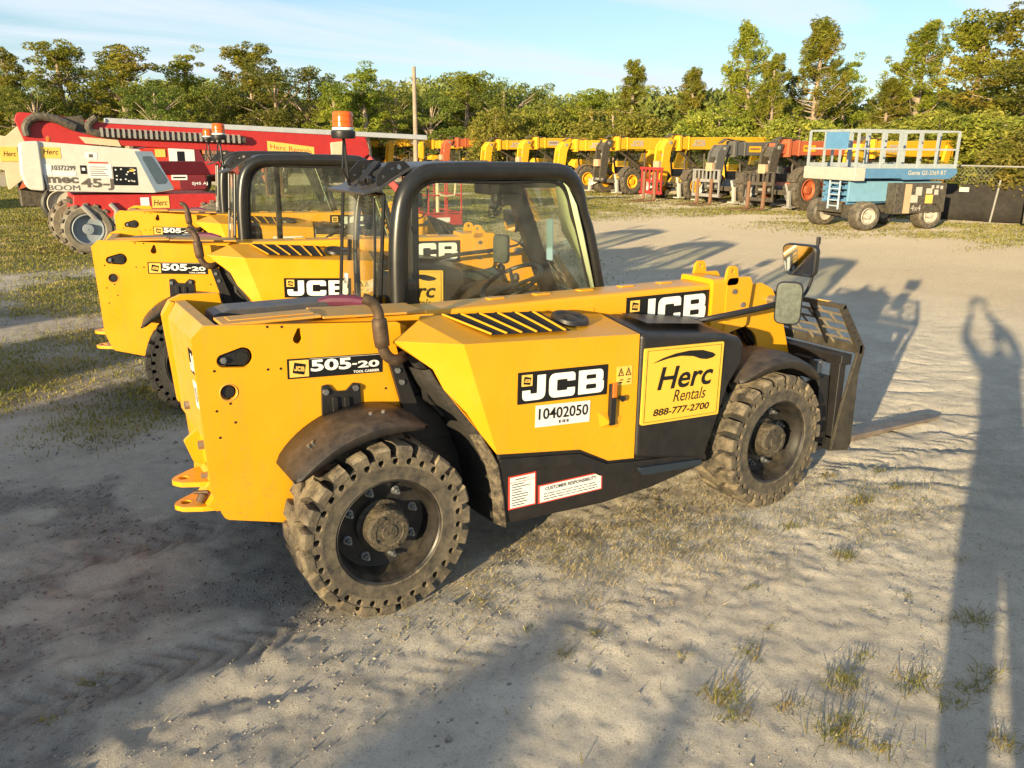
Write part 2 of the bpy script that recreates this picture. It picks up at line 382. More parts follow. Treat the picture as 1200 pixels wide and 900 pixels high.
def make_telehandler(main=True):
    T = thing('telehandler', '', 'telehandler')
    # --- rear side plate with its openings
    yp = .33
    o = [xz(224,397,yp), xz(238,382,yp), xz(429,378,yp), xz(464,377,yp), (.25,1.31), (.19,1.22), (.235,1.02), (.16,.46), (-.30,.43), xz(331,612,yp), xz(264,609,yp), xz(247.5,577,yp), xz(243,542,yp)]
    o = rounded(o, [.01,.03,.02,.01,.01,.01,.01,.05,.05,.02,.05,.02,.02])
    sx, sz = xz(276,420,yp); hx, hz = xz(268,460,yp); tx, tz = xz(349,395,yp)
    def tear(cx, cz, a, b, ra, rb, n=10):
        pts = []
        A = math.atan2(b[1]-a[1], b[0]-a[0])
        for i in range(n+1): t = A-math.pi/2+math.pi*i/n; pts.append((b[0]+rb*math.cos(t), b[1]+rb*math.sin(t)))
        for i in range(n+1): t = A+math.pi/2+math.pi*i/n; pts.append((a[0]+ra*math.cos(t), a[1]+ra*math.sin(t)))
        return pts
    slot = tear(0,0,xz(262,423,yp),xz(284,419,yp),.030,.046); hole = circ(hx,hz,.034,20); tr_ = tear(0,0,xz(350,387,yp),xz(349,397,yp),.010,.023)
    bx, bz = xz(398,463,yp); brk = [(bx-.115,bz-.10),(bx+.115,bz-.10),(bx+.115,bz+.065),(bx-.115,bz+.065)]
    g = G().plate(o, yp, yp+.022, [slot, hole, tr_]); g.build('side_plate', M_yel, T, .003)
    # small drilled holes, drawn as black discs for the shade inside
    g = G()
    for px, py in ((251,435),(270,473),(276,495),(254,482),(258,513),(313,383),(330,383),(314,433),(329,432),(446,423),(452,455),(467,452)):
        x, z = xz(px,py,yp); g.cyl((x,yp-.0015,z),(x,yp+.004,z),.006,seg=8)
    g.build('hole_shade_disc', M_dark, T)
    g = G().plate(circ(sx,sz,.13,20,.09), yp+.05, yp+.07).plate(circ(hx,hz,.07,16), yp+.05, yp+.07, m=0); g.build('recess_backing', M_dark, T)
    x, z = xz(262,423,yp); g = G().plate(tear(0,0,(x,z),xz(284,419,yp),.024,.038), yp+.018, yp+.04); pl = g.build('pivot_cover', M_blk, T, .003)
    G().cyl((x,yp+.02,z),(x,yp+.002,z),.015,seg=6).cyl((x,yp+.002,z),(x,yp-.004,z),.008,seg=8).build('pivot_bolt', M_bolt, pl)
    x, z = xz(285,419,yp); G().cyl((x,yp+.02,z),(x,yp+.008,z),.022,seg=20).build('pivot_cap', M_dark, pl)
    G().lathe([(.034,.0),(.038,-.004),(.041,.0)], (hx,yp,hz), 24).build('hole_collar', M_yeld, T)
    g = G().cyl((hx,yp+.05,hz),(hx,yp+.01,hz),.027,seg=20); g.build('hole_plug', M_blk, T)
    d = dec((336,421),(447.5,413.5),(337,444.5),yp,.003); d.board(M_ink); d.rect(.02,.08,.215,.92,M_sy); d.poly([(.05,.30),(.165,.18),(.185,.70),(.07,.82)],M_ink,2); d.letters(.068,.38,.168,.62,M_sy,3,-.25)
    for (a0,b0,a1,b1) in ((.225,.94,.99,.955),): d.rect(a0,b0,a1,b1,M_cream)
    d.text('505',.235,.30,.66,.90,M_cream,bold=.035); d.text('-',.67,.50,.72,.58,M_cream,bold=.02); d.text('20',.73,.32,.965,.68,M_cream,bold=.035); d.text('TOOL CARRIER',.68,.07,.965,.20,M_cream,bold=.03); d.done('model_sticker', T)
    # black bracket above the rear fender
    bo = [xz(376,452,yp),xz(384,450,yp),xz(391,458,yp),xz(405,457,yp),xz(413,448,yp),xz(421,449,yp),xz(423,482,yp),xz(377,492,yp)]
    bb = G().plate(rounded(bo,.012), yp-.012, yp+.01).build('fender_bracket', M_blk, T, .002)
    for px, py in ((381,459),(416,454)):
        x, z = xz(px,py,yp-.01); G().cyl((x,yp-.012,z),(x,yp-.026,z),.015,seg=6).build('bolt', M_bolt, bb)
    for px in (392,406):
        p = Y(px,472,yp-.012); G().plate(rounded([(p.x-.013,p.z-.06),(p.x+.013,p.z-.06),(p.x+.013,p.z+.03),(p.x-.013,p.z+.03)],.01), p.y-.014, p.y).build('bracket_rib', M_blk, bb, .002)
    # --- far side plate, rear crossbeam, cross members
    yf = 1.2
    fo = [xz(190,366,yf),(-.68,1.375),(-.62,1.40),(-.43,1.394),(-.42,1.33),(.5,1.30),(.5,.50),(-.5,.50),xz(229,560,yf),xz(227,497,yf),xz(210,468,yf)]
    G().plate(rounded(fo,.02), yf, yf+.03).build('far_side_plate', M_yel, T, .003)
    G().plate(rounded([(-.725,1.31),(-.68,1.375),(-.66,1.37),(-.70,1.30),(-.665,.86),(-.69,.85)],.004), yf-.05, yf).build('rear_flange', M_yel, T, .003)
    # crossbeam: tan sloping top and the rear face carrying the stickers
    g = G().plate([(-.700,1.30),(-.655,1.372),(-.600,1.372),(-.60,.80),(-.672,.80)], yp+.022, yf)
    g.build('rear_crossbeam', M_yeld, T, .004)
    n = Vector((-1,0,-.055)).normalized()
    def rd(y0,y1,z0,z1):
        X = lambda z: -.700+(1.30-z)*.056
        o_ = Vector((X(z0),y1,z0)); return Decal(o_, (0,y0-y1,0), Vector((X(z1),y1,z1))-o_, n, .003)
    d = rd(.37,.66,1.13,1.245); d.board(M_ink).letters(.06,.12,.94,.88,M_cream); d.done('rear_sticker', T)
    d = rd(.37,.66,.96,1.09); d.board(M_wht).text('10402050',.06,.25,.94,.8,M_ink); d.done('rear_number_label', T)
    G().plate([(-.66,.80),(-.60,.80),(-.60,.50),(-.64,.50)], .36, 1.17).build('rear_wall', M_yel, T, .004)
    # bolts and gusset on the rear
    for y_, z_ in ((.62,.78),(.62,.62),(.9,.90)):
        G().cyl((-.655,y_,z_),(-.70,y_,z_),.022,seg=6).build('rear_bolt', M_bolt, T)
    G().plate(rounded([(-.60,.82),(-.672,.80),(-.735,.75),(-.70,.64),(-.64,.60),(-.60,.62)],.01), .80, .825).build('rear_gusset', M_yel, T, .003)
    # tow hitch: two eyes and a pin
    h = G(); ho = rounded([(-.62,.53),(-.62,.78),(-.72,.76),(-.80,.70),(-.835,.655),(-.80,.60),(-.72,.56)], .04)
    for z0 in (.595,.470):
        h.plate(ho, z0, z0+.024, [circ(-.775,.655,.024,16)], axis=2)
    h.plate([(-.62,.47),(-.62,.64),(-.66,.64),(-.70,.595),(-.66,.55),(-.70,.50),(-.66,.47)], .53, .76)
    hh = h.build('tow_hitch', M_yel, T, .006)
    G().cyl((-.72,.60,.505),(-.70,.60,.545),.022,seg=10).cyl((-.74,.62,.55),(-.68,.58,.555),.01,seg=8).build('hitch_pin', M_rust, hh, .002)
    # lids on the rear deck
    g = G().plate([(-.60,1.385),(-.16,1.385),(-.16,1.398),(-.60,1.398)], .355, .53); g.plate([(-.56,1.398),(-.18,1.398),(-.18,1.404),(-.56,1.404)], .40, .50)
    g.build('deck_lid', M_yeld, T, .003)
    g = G().plate([(-.155,1.38),(.36,1.36),(.36,1.372),(-.155,1.392)], .345, .60); g.build('boom_pivot_cover', M_yeld, T, .003)
    G().box(-.52,.05,.565,.60,1.30,1.372).build('inner_rail', M_yel, T, .006)
    G().plate(rounded([(-.56,1.25),(-.53,1.345),(-.45,1.362),(.20,1.362),(.24,1.25)],.02), .86, 1.05).build('hose_cover', M_grey, T, .012)
    G().box(-.52,.10,.60,.80,1.28,1.345).build('inner_deck', M_yeld, T, .01)
    G().tube([(.00,.90,1.352),(.06,.88,1.362),(.16,.83,1.362),(.24,.78,1.35)], [.02,.032,.032,.02], 10).build('rolled_cover', M_mar, T)
    G().box(-.58,.5,.36,1.18,.70,.95).box(.3,2.3,.5,1.15,.38,.70).box(.2,2.7,.62,1.1,.34,.60).build('frame', M_blk, T, .006)
    G().box(.42,2.25,.40,.47,.60,1.05).build('pod_inner_wall', M_blk, T)
    # axles
    G().cyl((0,.14,.42),(0,1.4,.42),.075,seg=16).lathe([(.08,-.16),(.17,-.05),(.17,.05),(.08,.16)],(0,.78,.42),20,axis='y').cyl((2.535,.14,.42),(2.535,1.4,.42),.075,seg=16).build('axle', M_blk, T)
    # --- boom
    yb0, yb1 = .455, .70; zt = 1.345
    prof = rounded([(yb0,1.08),(yb1,1.08),(yb1,zt),(yb0,zt)], .022, 4)
    bm_ = G().plate(prof, -.45, 2.36, axis=0)
    b_ = bm_.build('boom', M_yel, T)
    G().plate(rounded([(1.02,1.20),(1.45,1.20),(1.45,1.278),(1.02,1.278)],.012), yb0-.004, yb0).build('boom_side_panel', M_yel, b_, .001)
    g = G()
    for x in (.85,1.15,1.45,1.75,2.05):
        g.plate(rounded([(x,.60),(x+.11,.60),(x+.11,.655),(x,.655)],.02), zt, zt+.007, axis=2)
    g.build('boom_top_pad', M_yel, b_, .002)
    # collar at the end of the outer section
    cg = G().plate(rounded([(yb0-.025,1.03),(yb1+.025,1.03),(yb1+.025,zt+.03),(yb0-.025,zt+.03)],.025,4), 2.33, 2.45, axis=0)
    cg.plate(rounded([(2.44,1.02),(2.63,1.06),(2.66,1.33),(2.63,1.375),(2.44,1.375)],.03), yb0-.03, yb0-.008).plate(rounded([(2.44,1.02),(2.63,1.06),(2.66,1.33),(2.63,1.375),(2.44,1.375)],.03), yb1+.008, yb1+.03)
    for yy in (yb0-.03, yb1+.01):
        cg.plate(rounded([(2.42,1.33),(2.54,1.33),(2.52,1.43),(2.50,1.45),(2.46,1.45),(2.44,1.43)],.03), yy, yy+.02, [circ(2.48,1.415,.014,12)])
    cc = cg.build('boom_collar', M_yel, b_, .003)
    g = G()
    for x, z in ((2.50,1.29),(2.50,1.15),(2.58,1.2)): g.cyl((x,yb0-.03,z),(x,yb0-.042,z),.018,seg=6)
    g.build('collar_bolt', M_bolt, b_)
    G().plate(rounded([(yb0+.03,1.10),(yb1-.03,1.10),(yb1-.03,1.315),(yb0+.03,1.315)],.02,3), 2.4, 2.80, axis=0).build('inner_boom', M_yel, b_)
    ng = rounded([(2.62,1.31),(2.80,1.315),(2.90,1.27),(3.00,1.12),(3.16,.70),(3.16,.62),(3.00,.60),(2.86,.72),(2.78,.98),(2.62,1.08)],[.01,.03,.06,.1,.02,.02,.03,.1,.12,.01])
    hd = G().plate(ng, yb0+.02, yb0+.05).plate(ng, yb1-.05, yb1-.02).plate(rounded([(2.84,1.15),(2.97,1.0),(3.08,.70),(2.92,.74),(2.84,.95)],.03), yb0+.05, yb1-.05)
    hd.build('boom_head', M_yel, T, .004)
    G().cyl((2.88,.42,1.2),(2.88,.74,1.2),.03,seg=14).cyl((3.08,.42,.68),(3.08,.74,.68),.03,seg=14).build('head_pin', M_bolt, T)
    # boom sticker
    d = dec((734,352),(831.5,342.5),(734,380),yb0,.003)
    o1, o2 = xz(734,352,yb0), xz(831,342.5,yb0)
    d = Decal((o1[0],yb0,1.115),(o2[0]-o1[0],0,0),(0,0,1.312-1.115),(0,-1,0),.003); d.board(M_ink)
    d.letters(.10,.10,.96,.90,M_cream); d.badge(.04,.56,.15,.90,M_sy,M_ink); d.done('boom_sticker', b_)

    # --- engine pod
    yo = .04
    s1 = Vector((.405,yo,1.262)); s2 = Vector((1.448,yo,1.203)); s3 = Vector((1.451,yo,.507)); s4 = Y(713,540,yo); s5 = Y(680,527,yo); s6 = Y(583,533,yo)
    r0 = Vector((.36,.42,1.335)); r0b = Y(490,375,.30); r1 = Y(460,400,.20); r2 = Y(507,433,.13); r2b = Y(520,457,.11); r3 = Y(543,483,.085)
    t2 = Vector((1.465,.42,1.246)); t1 = Vector((.60,.42,1.325))
    top1 = Vector((.58,.10,1.268)); e1 = Vector((.47,.07,1.0))
    V = [s1,s2,s3,s4,s5,s6, r0b,r1,r2,r2b,r3, r0,t1,t2, e1]
    ix = {n: i for i, n in enumerate('s1 s2 s3 s4 s5 s6 r0b r1 r2 r2b r3 r0 t1 t2 e1'.split())}
    Fs = [['s1','s2','s3','s4','s5','s6'], ['r1','s1','r0b'], ['r1','r2','s1'], ['r2','r2b','s1'], ['r2b','s6','s1'], ['r2b','r3','s6'], ['r0b','s1','t1','r0'], ['s1','s2','t2','t1']]
    me = G(); me.add(V, [tuple(ix[k] for k in f) for f in Fs])
    # give the shell its inner thickness
    podo = me.build('engine_cover', M_yel, T, ang=50)
    so = podo.modifiers.new('thick', 'SOLIDIFY'); so.thickness = .02; so.offset = -1
    bv = podo.modifiers.new('bevel', 'BEVEL'); bv.width = .022; bv.segments = 4; bv.limit_method = 'ANGLE'; bv.angle_limit = R(14); bv.harden_normals = True
    # louvres in the top: a plane frame spanned by the top of the cover
    A = Vector((.46,.39,1.334)); B = Vector((1.02,.385,1.300)); C_ = Vector((.60,.115,1.268)); D_ = Vector((1.05,.115,1.243))
    def tp(a, b, up=0.):
        p = (A*(1-a)+B*a)*(1-b) + (C_*(1-a)+D_*a)*b; return p+Vector((.05,-.19,1))*up
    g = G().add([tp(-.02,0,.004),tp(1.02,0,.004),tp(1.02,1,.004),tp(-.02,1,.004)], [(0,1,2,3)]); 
    lv = g.build('louvre_shade_sheet', M_dark, podo)  # black sheet laid on the cover, painted shade between the slats
    for i in range(6):
        a = i/5
        g = G().bar(tp(a*.95+.0,.02,.007), tp(a*.95+.0,.98,.007), .013, .010)
        g.build('louvre_slat', M_yel, podo, .003)
    fx = survey(663,373,2,1.285); g = G().lathe([(.0005,.022),(.03,.020),(.04,.012),(.075,.012),(.082,.02),(.098,.02),(.105,.0)], (0,0,0), 28, axis='z')
    fi = g.build('filler_grille', M_blkp, podo); fi.location = (1.17,.29,1.262); fi.rotation_euler = (R(10),R(4),0)
    # latch, knob, pocket
    yl = yo-.003
    p = Y(716,473,yl)
    lt = G().plate(rounded([(p.x-.018,p.z-.115),(p.x+.018,p.z-.115),(p.x+.018,p.z+.11),(p.x-.018,p.z+.11)],.006), yo-.026, yo).build('latch', M_blk, podo, .003)
    q = Y(717,458,yl); G().box(q.x-.013,q.x+.013,yo-.032,yo-.024,q.z-.03,q.z+.05).build('latch_flag', M_orl, lt, .002)
    q = Y(727,466,yl); G().cyl((q.x,yo,q.z),(q.x,yo-.02,q.z),.012,seg=10).cyl((q.x,yo-.02,q.z),(q.x,yo-.028,q.z),.017,seg=10).build('latch_knob', M_blk, podo)
    q = Y(712,495,yl); g = G().add([(q.x-.07,yo-.001,q.z+.07),(q.x+.10,yo-.001,q.z+.02),(q.x+.07,yo-.001,q.z-.04),(q.x-.05,yo-.001,q.z-.02),(q.x+.01,yo-.02,q.z+.0)], [(0,4,1),(1,4,2),(2,4,3),(3,4,0)]); g.build('latch_pocket', M_yel, podo)
    # stickers on the cover
    d = dec((607,437),(712.5,426.5),(606,474.5),yo,.003); d.board(M_ink,r=.03).letters(.045,.10,.955,.88,M_cream); d.badge(.035,.56,.15,.92,M_sy,M_ink); d.done('logo_sticker', podo)
    if main:
        d = dec((628,475.5),(691.5,469),(627,501),yo,.003); d.board(M_wht).text('10402050',.045,.34,.96,.86,M_ink,bold=.015)
        for k in range(12):
            if k not in (3,8): d.rect(.42+k*.016,.10,.42+k*.016+(.008 if k % 3 else .012),.24,M_ink)
        nb = d.done('number_label', podo); nb['only_here'] = 1
    d = dec((723,430),(740.5,428),(722.5,452),yo,.003); d.board(M_sy)
    for a in (.05,.55):
        d.poly([(a,.5),(a+.4,.5),(a+.2,.95)], M_ink, 1); d.poly([(a+.09,.55),(a+.31,.55),(a+.2,.82)], M_sy, 2); d.rect(a+.18,.6,a+.22,.74,M_ink,3)
        d.rect(a+.08,.12,a+.3,.18,M_ink); d.rect(a+.14,.26,a+.36,.32,M_ink)
    d.done('warning_sticker', podo)
    # --- black front cover with the hire sign
    yb = .03
    b = [Vector(v) for v in ((1.452,yb,1.205),(2.06,yb,1.140),(2.19,yb+.01,1.105),(2.235,yb+.02,1.06),(2.235,yb+.02,.95),(2.12,yb,.84),(1.985,yb,.455),(1.98,yb,.40),(1.452,yb,.505))]
    c = [Vector(v) for v in ((1.468,.42,1.250),(1.98,.42,1.195),(2.22,.42,1.125),(2.33,.42,1.05),(2.33,.42,.93),(2.2,.42,.84),(2.06,.42,.45),(2.04,.42,.40),(1.452,.42,.5))]
    n = 9; g = G().add(b+c, [tuple(range(n)), tuple(range(2*n-1,n-1,-1))]+[(i,(i+1) % n,(i+1) % n+n,i+n) for i in range(n)])
    fc = g.build('front_cover', M_blkp, T, .03, 4, 50)
    G().add([(1.56,.12,1.236),(1.98,.12,1.193),(2.12,.36,1.172),(1.56,.36,1.252)], [(0,1,2,3)]).build('top_inset', M_blk, fc)
    d = dec((755,408.5),(851.5,399),(749,498.5),yb,.012)
    a_, b__, c__, e__ = Y(755,408.5,yb), Y(851.5,399,yb), Y(749.5,498.5,yb), Y(840,484.5,yb)
    d = Decal(c__, e__-c__, a_-c__, (0,-1,0), .010)
    sh = (b__-a_)-(e__-c__)
    d.board(M_herc, r=.03)
    for (x0,y0,x1,y1) in ((.03,.03,.97,.036),(.03,.964,.97,.97),(.03,.03,.036,.97),(.964,.03,.97,.97)): d.rect(x0,y0,x1,y1,M_ink)
    d.poly([(.09,.80),(.22,.86),(.38,.905),(.55,.925),(.72,.915),(.86,.865),(.90,.83),(.86,.80),(.78,.785),(.70,.80),(.60,.845),(.45,.865),(.30,.85),(.18,.82)], M_ink)
    d.text('Herc', .17,.44,.88,.74, M_ink, shear=.22, bold=.018); d.text('Rentals', .38,.26,.80,.42, M_ink, shear=.25)
    d.text('888-777-2700', .14,.10,.86,.195, M_ink, shear=.15, bold=.02); d.done('hire_sign', fc)
    # --- lower skirt, step and rear arch liner
    ys = .055
    so_ = [(s6.x+.005,s6.z+.02),(s5.x,s5.z+.02),(s4.x,s4.z+.02),(1.46,.53),(1.99,.50),(1.99,.36),(1.60,.295),(1.253,.272),(.634,.29)]
    sk = G().plate(so_, ys, ys+.36).build('side_skirt', M_blkp, T, .018, 3)
    g = G().plate(rounded([(.60,.66),(1.08,.60),(1.26,.51),(1.44,.49),(1.98,.44),(1.99,.40),(1.46,.43),(1.22,.45),(1.06,.545),(.61,.605)],.012), ys-.02, ys+.01); g.build('skirt_ridge', M_blkp, sk, .008, 3)
    g = G().plate(rounded([(1.46,.455),(1.93,.42),(1.93,.385),(1.50,.405)],.015), ys-.045, ys); g.build('skirt_step', mat('step_blue_black',(.02,.03,.045),.3), sk, .01, 3)
    d = dec((595.5,559),(628,552),(595.5,598),ys,.003); d.board(M_red); d.rect(.05,.04,.95,.96,M_wht)
    d.rect(.25,.86,.75,.90,M_ink)
    rr = random.Random(3)
    for k in range(9): d.rect(.12,.10+k*.078,.12+rr.uniform(.35,.74),.125+k*.078,M_ink)
    d.rect(.05,.79,.95,.81,M_red); d.done('skirt_notice', sk)
    d = dec((630.5,569),(705.5,552),(630.5,590.5),ys,.003); d.board(M_red); d.rect(.02,.06,.98,.94,M_wht); d.text('CUSTOMER RESPONSIBILITY',.10,.66,.9,.85,M_ink,bold=.02)
    for k in range(3):
        u = .08
        while u < .9:
            q = min(.92, u+rr.uniform(.03,.11)); d.rect(u,.45-k*.14,q,.50-k*.14,M_ink); u = q+.014
    d.done('skirt_warning', sk)
    # liner: runs from the skirt end up round the wheel to the pod
    P_ = [(.635,.285),(.618,.45),(.592,.62),(.50,.80),(.43,.90),(.31,1.06),(.27,1.13)]
    Q_ = [(.58,.29),(.56,.45),(.53,.60),(.46,.76),(.38,.88),(.28,1.02),(.24,1.10)]
    ya = [.035,.04,.045,.066,.09,.125,.14]
    g = G(); vs = []
    for i, (x, z) in enumerate(P_): vs += [(x, ya[i], z), ((x+Q_[i][0])/2, ya[i]+.07, (z+Q_[i][1])/2), (Q_[i][0], .44, Q_[i][1])]
    g.add(vs, [(3*i+j, 3*i+j+1, 3*i+j+4, 3*i+j+3) for i in range(6) for j in (0,1)])
    ln = g.build('arch_liner', [M_liner, M_mud], T, ang=60)
    for p in ln.data.polygons:
        if p.center.y < .12 and p.center.z < .80: p.material_index = 1
    so = ln.modifiers.new('t','SOLIDIFY'); so.thickness = .012; so.offset = 1
    pm = G().plate(rounded([(.135,1.165),(.20,1.15),(.30,.86),(.22,.84)],.01), .29, .318).build('pod_mount', M_blk, T, .003)
    for z_, x_ in ((1.11,.175),(1.05,.195)): G().cyl((x_,.29,z_),(x_,.278,z_),.014,seg=6).build('bolt', M_bolt, pm)
    G().box(.14,.66,.372,.40,.42,1.28).build('dark_interior_sheet', M_blk, T)  # black sheet stands for the shaded interior between plate and liner
    G().tube([(.24,.30,1.20),(.30,.26,1.10),(.40,.26,1.05)],.03,8).tube([(.30,.33,1.2),(.33,.30,.95),(.42,.3,.85)],.02,8).build('intake_hose', M_blkp, T)
    # --- exhaust
    yx = .20
    pp = smooth([(.19,.24,1.19),(.14,yx,1.185),(.10,yx,1.20),(.075,yx,1.235),(.07,yx,1.26)]); g = G().tube(pp, .026, 14)
    g.tube([(.07,yx,1.255),(.068,yx,1.26),(.063,yx,1.30),(.058,yx,1.36),(.056,yx,1.385),(.056,yx,1.392)], [.024,.034,.036,.036,.034,.024], 16)
    g.tube(smooth([(.056,yx,1.385),(.052,yx,1.42),(.035,yx+.005,1.455),(.012,yx+.01,1.475),(-.010,yx+.02,1.482)]), .025, 14, cap=False)
    ex = g.build('exhaust', M_rust, T, ang=60)
    G().cyl((-.004,yx+.018,1.481),(.0,yx+.017,1.48),.020,seg=12).build('exhaust_mouth', M_dark, ex)
    # --- fenders
    def fender(pts, y0, y1, lip, drop, name='fender'):
        g = G(); n = len(pts); vs = []
        cx = sum(p[0] for p in pts)/n
        for i, (x, z) in enumerate(pts):
            t = i/(n-1); e = math.sin(math.pi*min(1,max(0,t)))**.35
            c = Vector((x-CXF, z-.42)); c.normalize()
            def q(r, y): return (x+c.x*r, y, z+c.y*r)
            yy = y0+(1-e)*.06
            vs += [q(-drop*e, yy+.004), q(-.008, yy), q(.006*e, yy+.02), q(.022*e, yy+.09), q(.03*e, (yy+y1)/2), q(.022*e, y1)]
        g.add(vs, [(6*i+j, 6*i+j+1, 6*i+j+7, 6*i+j+6) for i in range(n-1) for j in range(5)])
        f = g.build(name, M_fen, T, ang=40)
        s = f.modifiers.new('t','SOLIDIFY'); s.thickness = .012; s.offset = -1
        return f
    CXF = 0.
    def arc(a0, a1, r, cx, n=16, sq=0.):
        return [(cx+r*math.cos(R(a0+(a1-a0)*i/n)), .42+r*math.sin(R(a0+(a1-a0)*i/n))+sq*math.sin(math.pi*i/n)) for i in range(n+1)]
    f1 = fender(arc(143,65,.525,.0,18), -.012, .33, 0, .045)
    g = G()
    for px, py in ((358,519),(373,527),(434,482),(449,489)):
        p = Y(px,py,.12); 
        a = math.atan2(p.z-.42,p.x); r = .548; g.cyl((r*math.cos(a),p.y,.42+r*math.sin(a)),((r+.012)*math.cos(a),p.y,.42+(r+.012)*math.sin(a)),.009,seg=8)
    g.build('fender_bolt', M_bolt, f1)
    CXF = 2.535
    f2 = fender(arc(128,40,.515,2.535,20), -.005, .33, 0, .05)
    # front fender support and front axle cover
    G().box(2.15,2.85,.33,.45,.55,.86).build('front_frame', M_blk, T, .01)
    # --- wheels
    wheel(T, 0, 0); wheel(T, 2.535, 0, steer=R(3)); wheel(T, 0, 1.55, True); wheel(T, 2.535, 1.55, True)
    # far-side fenders
    CXF = 0.; ff = fender(arc(143,65,.525,.0,12), 1.2, 1.56, 0, .0); CXF = 2.535; fender(arc(128,52,.515,2.535,12), 1.2, 1.56, 0, .0)

    # --- cab
    cab = part('cab', T)
    yn, yfr = .87, 1.49
    def frame(y, r):
        pts = [(.437,1.02),(.438,1.32),(.441,1.574),(.456,1.754),(.484,1.877),(.535,1.955),(.62,2.003),(.76,2.012),(.931,2.014),(1.2,2.012),(1.40,2.008),(1.50,1.995),(1.565,1.955),(1.61,1.88),(1.645,1.77),(1.70,1.64),(1.789,1.308),(1.86,1.02)]
        # smooth the bends
        P = [Vector((a, y, b)) for a, b in pts]; out = []
        for i in range(len(P)-1):
            p0 = P[max(i-1,0)]; p1 = P[i]; p2 = P[i+1]; p3 = P[min(i+2,len(P)-1)]
            for j in range(4):
                t = j/4; out.append(.5*((2*p1)+(p2-p0)*t+(2*p0-5*p1+4*p2-p3)*t*t+(3*p1-p0-3*p2+p3)*t**3))
        out.append(P[-1]); n = len(out)
        rr_ = [r if i < n*.62 else r*max(.68, 1-(i/n-.62)*1.6) for i in range(n)]
        return out, rr_
    p_, r_ = frame(yn, .050); G().tube(p_, r_, 18).build('roll_frame', M_tube, cab, ang=60)
    p_, r_ = frame(yfr, .020); G().tube(p_, r_, 12).build('roll_frame', M_tube, cab, ang=60)
    # inner window seal of the near side
    inn, _ = frame(yn+.03, .0); c0 = Vector((1.1,yn+.03,1.5)); g = G()
    g.tube([p+(c0-p).normalized()*.062 for p in inn], .012, 6); g.build('window_seal', M_blk, cab)
    # side glass both sides, following the frame
    def sheet(y, k=.052, name='side_window'):
        fr, _ = frame(y, 0); c = Vector((1.1,y,1.5)); o_ = [(q.x,q.z) for q in [p+(c-p).normalized()*k for p in fr]]
        G().plate(o_, y+.03, y+.036).build(name, M_gls, cab)
    sheet(yn); sheet(yfr, name='far_window' if 0 else 'side_window')
    # roof skin with rolled rear edge and brackets
    rp = [(1.50,2.050),(1.0,2.056),(.66,2.050),(.54,2.03),(.44,1.975),(.36,1.925),(.275,1.905)]
    pr = rp+[(x+.004,z-.014) for x, z in rp[::-1]]
    rf = G().plate(pr, yn+.045, yfr-.01).build('roof', M_grey if False else mat('roof_sheet',(.035,.038,.045),.38,var=.2,dust=.15), cab, .003)
    for y_ in (yn+.06, 1.36):
        G().plate(rounded([(.36,1.93),(.56,2.03),(.52,2.065),(.43,2.06),(.36,1.99)],.012), y_, y_+.012, [circ(.45,2.03,.010,10), circ(.49,2.035,.014,10), circ(.40,1.985,.009,10)]).build('roof_bracket', M_blk, rf, .002)
    g = G().bar((.34,1.14,1.94),(.52,1.08,2.05),.02,.03).bar((.34,1.10,1.95),(.46,1.16,2.05),.05,.03).bar((.37,1.05,1.96),(.40,1.2,2.0),.03,.03); g.build('work_lamp', M_blk, rf, .004)
    G().plate(rounded([(.47,1.985),(1.52,1.985),(1.52,2.0),(.47,2.0)],.004), yn+.06, yfr-.03).build('headlining', M_blk, cab)
    # rear window: dark frame and glass
    def rp_(y, z): return (.345+(z-1.6)*.07+(yfr-y)*.07, y, z)
    c4 = [rp_(.945,1.30),rp_(1.47,1.24),rp_(1.47,1.89),rp_(.945,1.89)]
    g = G()
    for i in range(4): g.tube([c4[i], c4[(i+1) % 4]], .011, 8)
    rw = g.build('rear_window_frame', M_tube, cab)
    g = G().face([rp_(.95,1.305),rp_(1.465,1.245),rp_(1.465,1.885),rp_(.95,1.885)]); gl = g.build('rear_window', M_gls, cab); s = gl.modifiers.new('t','SOLIDIFY'); s.thickness = .005
    g = G().tube([rp_(1.02,1.32),rp_(1.03,1.6),rp_(1.06,1.87)], .008, 6).tube([rp_(1.45,1.55),rp_(1.36,1.56)], .012, 6).bar(rp_(1.36,1.50),rp_(1.36,1.62),.02,.02); g.build('window_latch', M_blk, rw)
    d_ = G().face([rp_(1.43,1.36),rp_(1.38,1.36),rp_(1.38,1.42),rp_(1.43,1.42)]).build('window_sticker', M_wht, rw); s = d_.modifiers.new('t','SOLIDIFY'); s.thickness = .006
    # coiled lead hanging behind the glass
    pts = []
    for i in range(90):
        t = i/89; a = t*math.pi; y_ = 1.18+.06*math.cos(a)*1.; z_ = 1.90-.20*math.sin(a); ph = i*1.9
        pts.append((.40+.012*math.cos(ph), y_+.012*math.sin(ph)*.6, z_+.012*math.sin(ph)))
    G().tube(pts, .004, 5).build('coiled_lead', M_blk, cab)
    # far pillars
    G().bar((.79,yfr-.02,1.10),(.80,yfr-.02,2.0),.10,.05,up=(1,0,0)).build('door_pillar', M_blk, cab, .006)
    G().bar((1.44,yfr-.09,1.99),(1.84,yfr-.07,1.05),.11,.06,up=(0,1,0)).build('front_pillar', M_blk, cab, .008)
    # windscreen, with a pale strip painted on for its grazing reflection
    ws = G().face([(1.55,yn+.03,1.96),(1.55,yfr-.03,1.96),(1.84,yfr-.03,1.05),(1.84,yn+.03,1.05)]).build('windscreen', M_gls, cab); s = ws.modifiers.new('t','SOLIDIFY'); s.thickness = .005
    X = lambda z: 1.545+(1.96-z)*.32
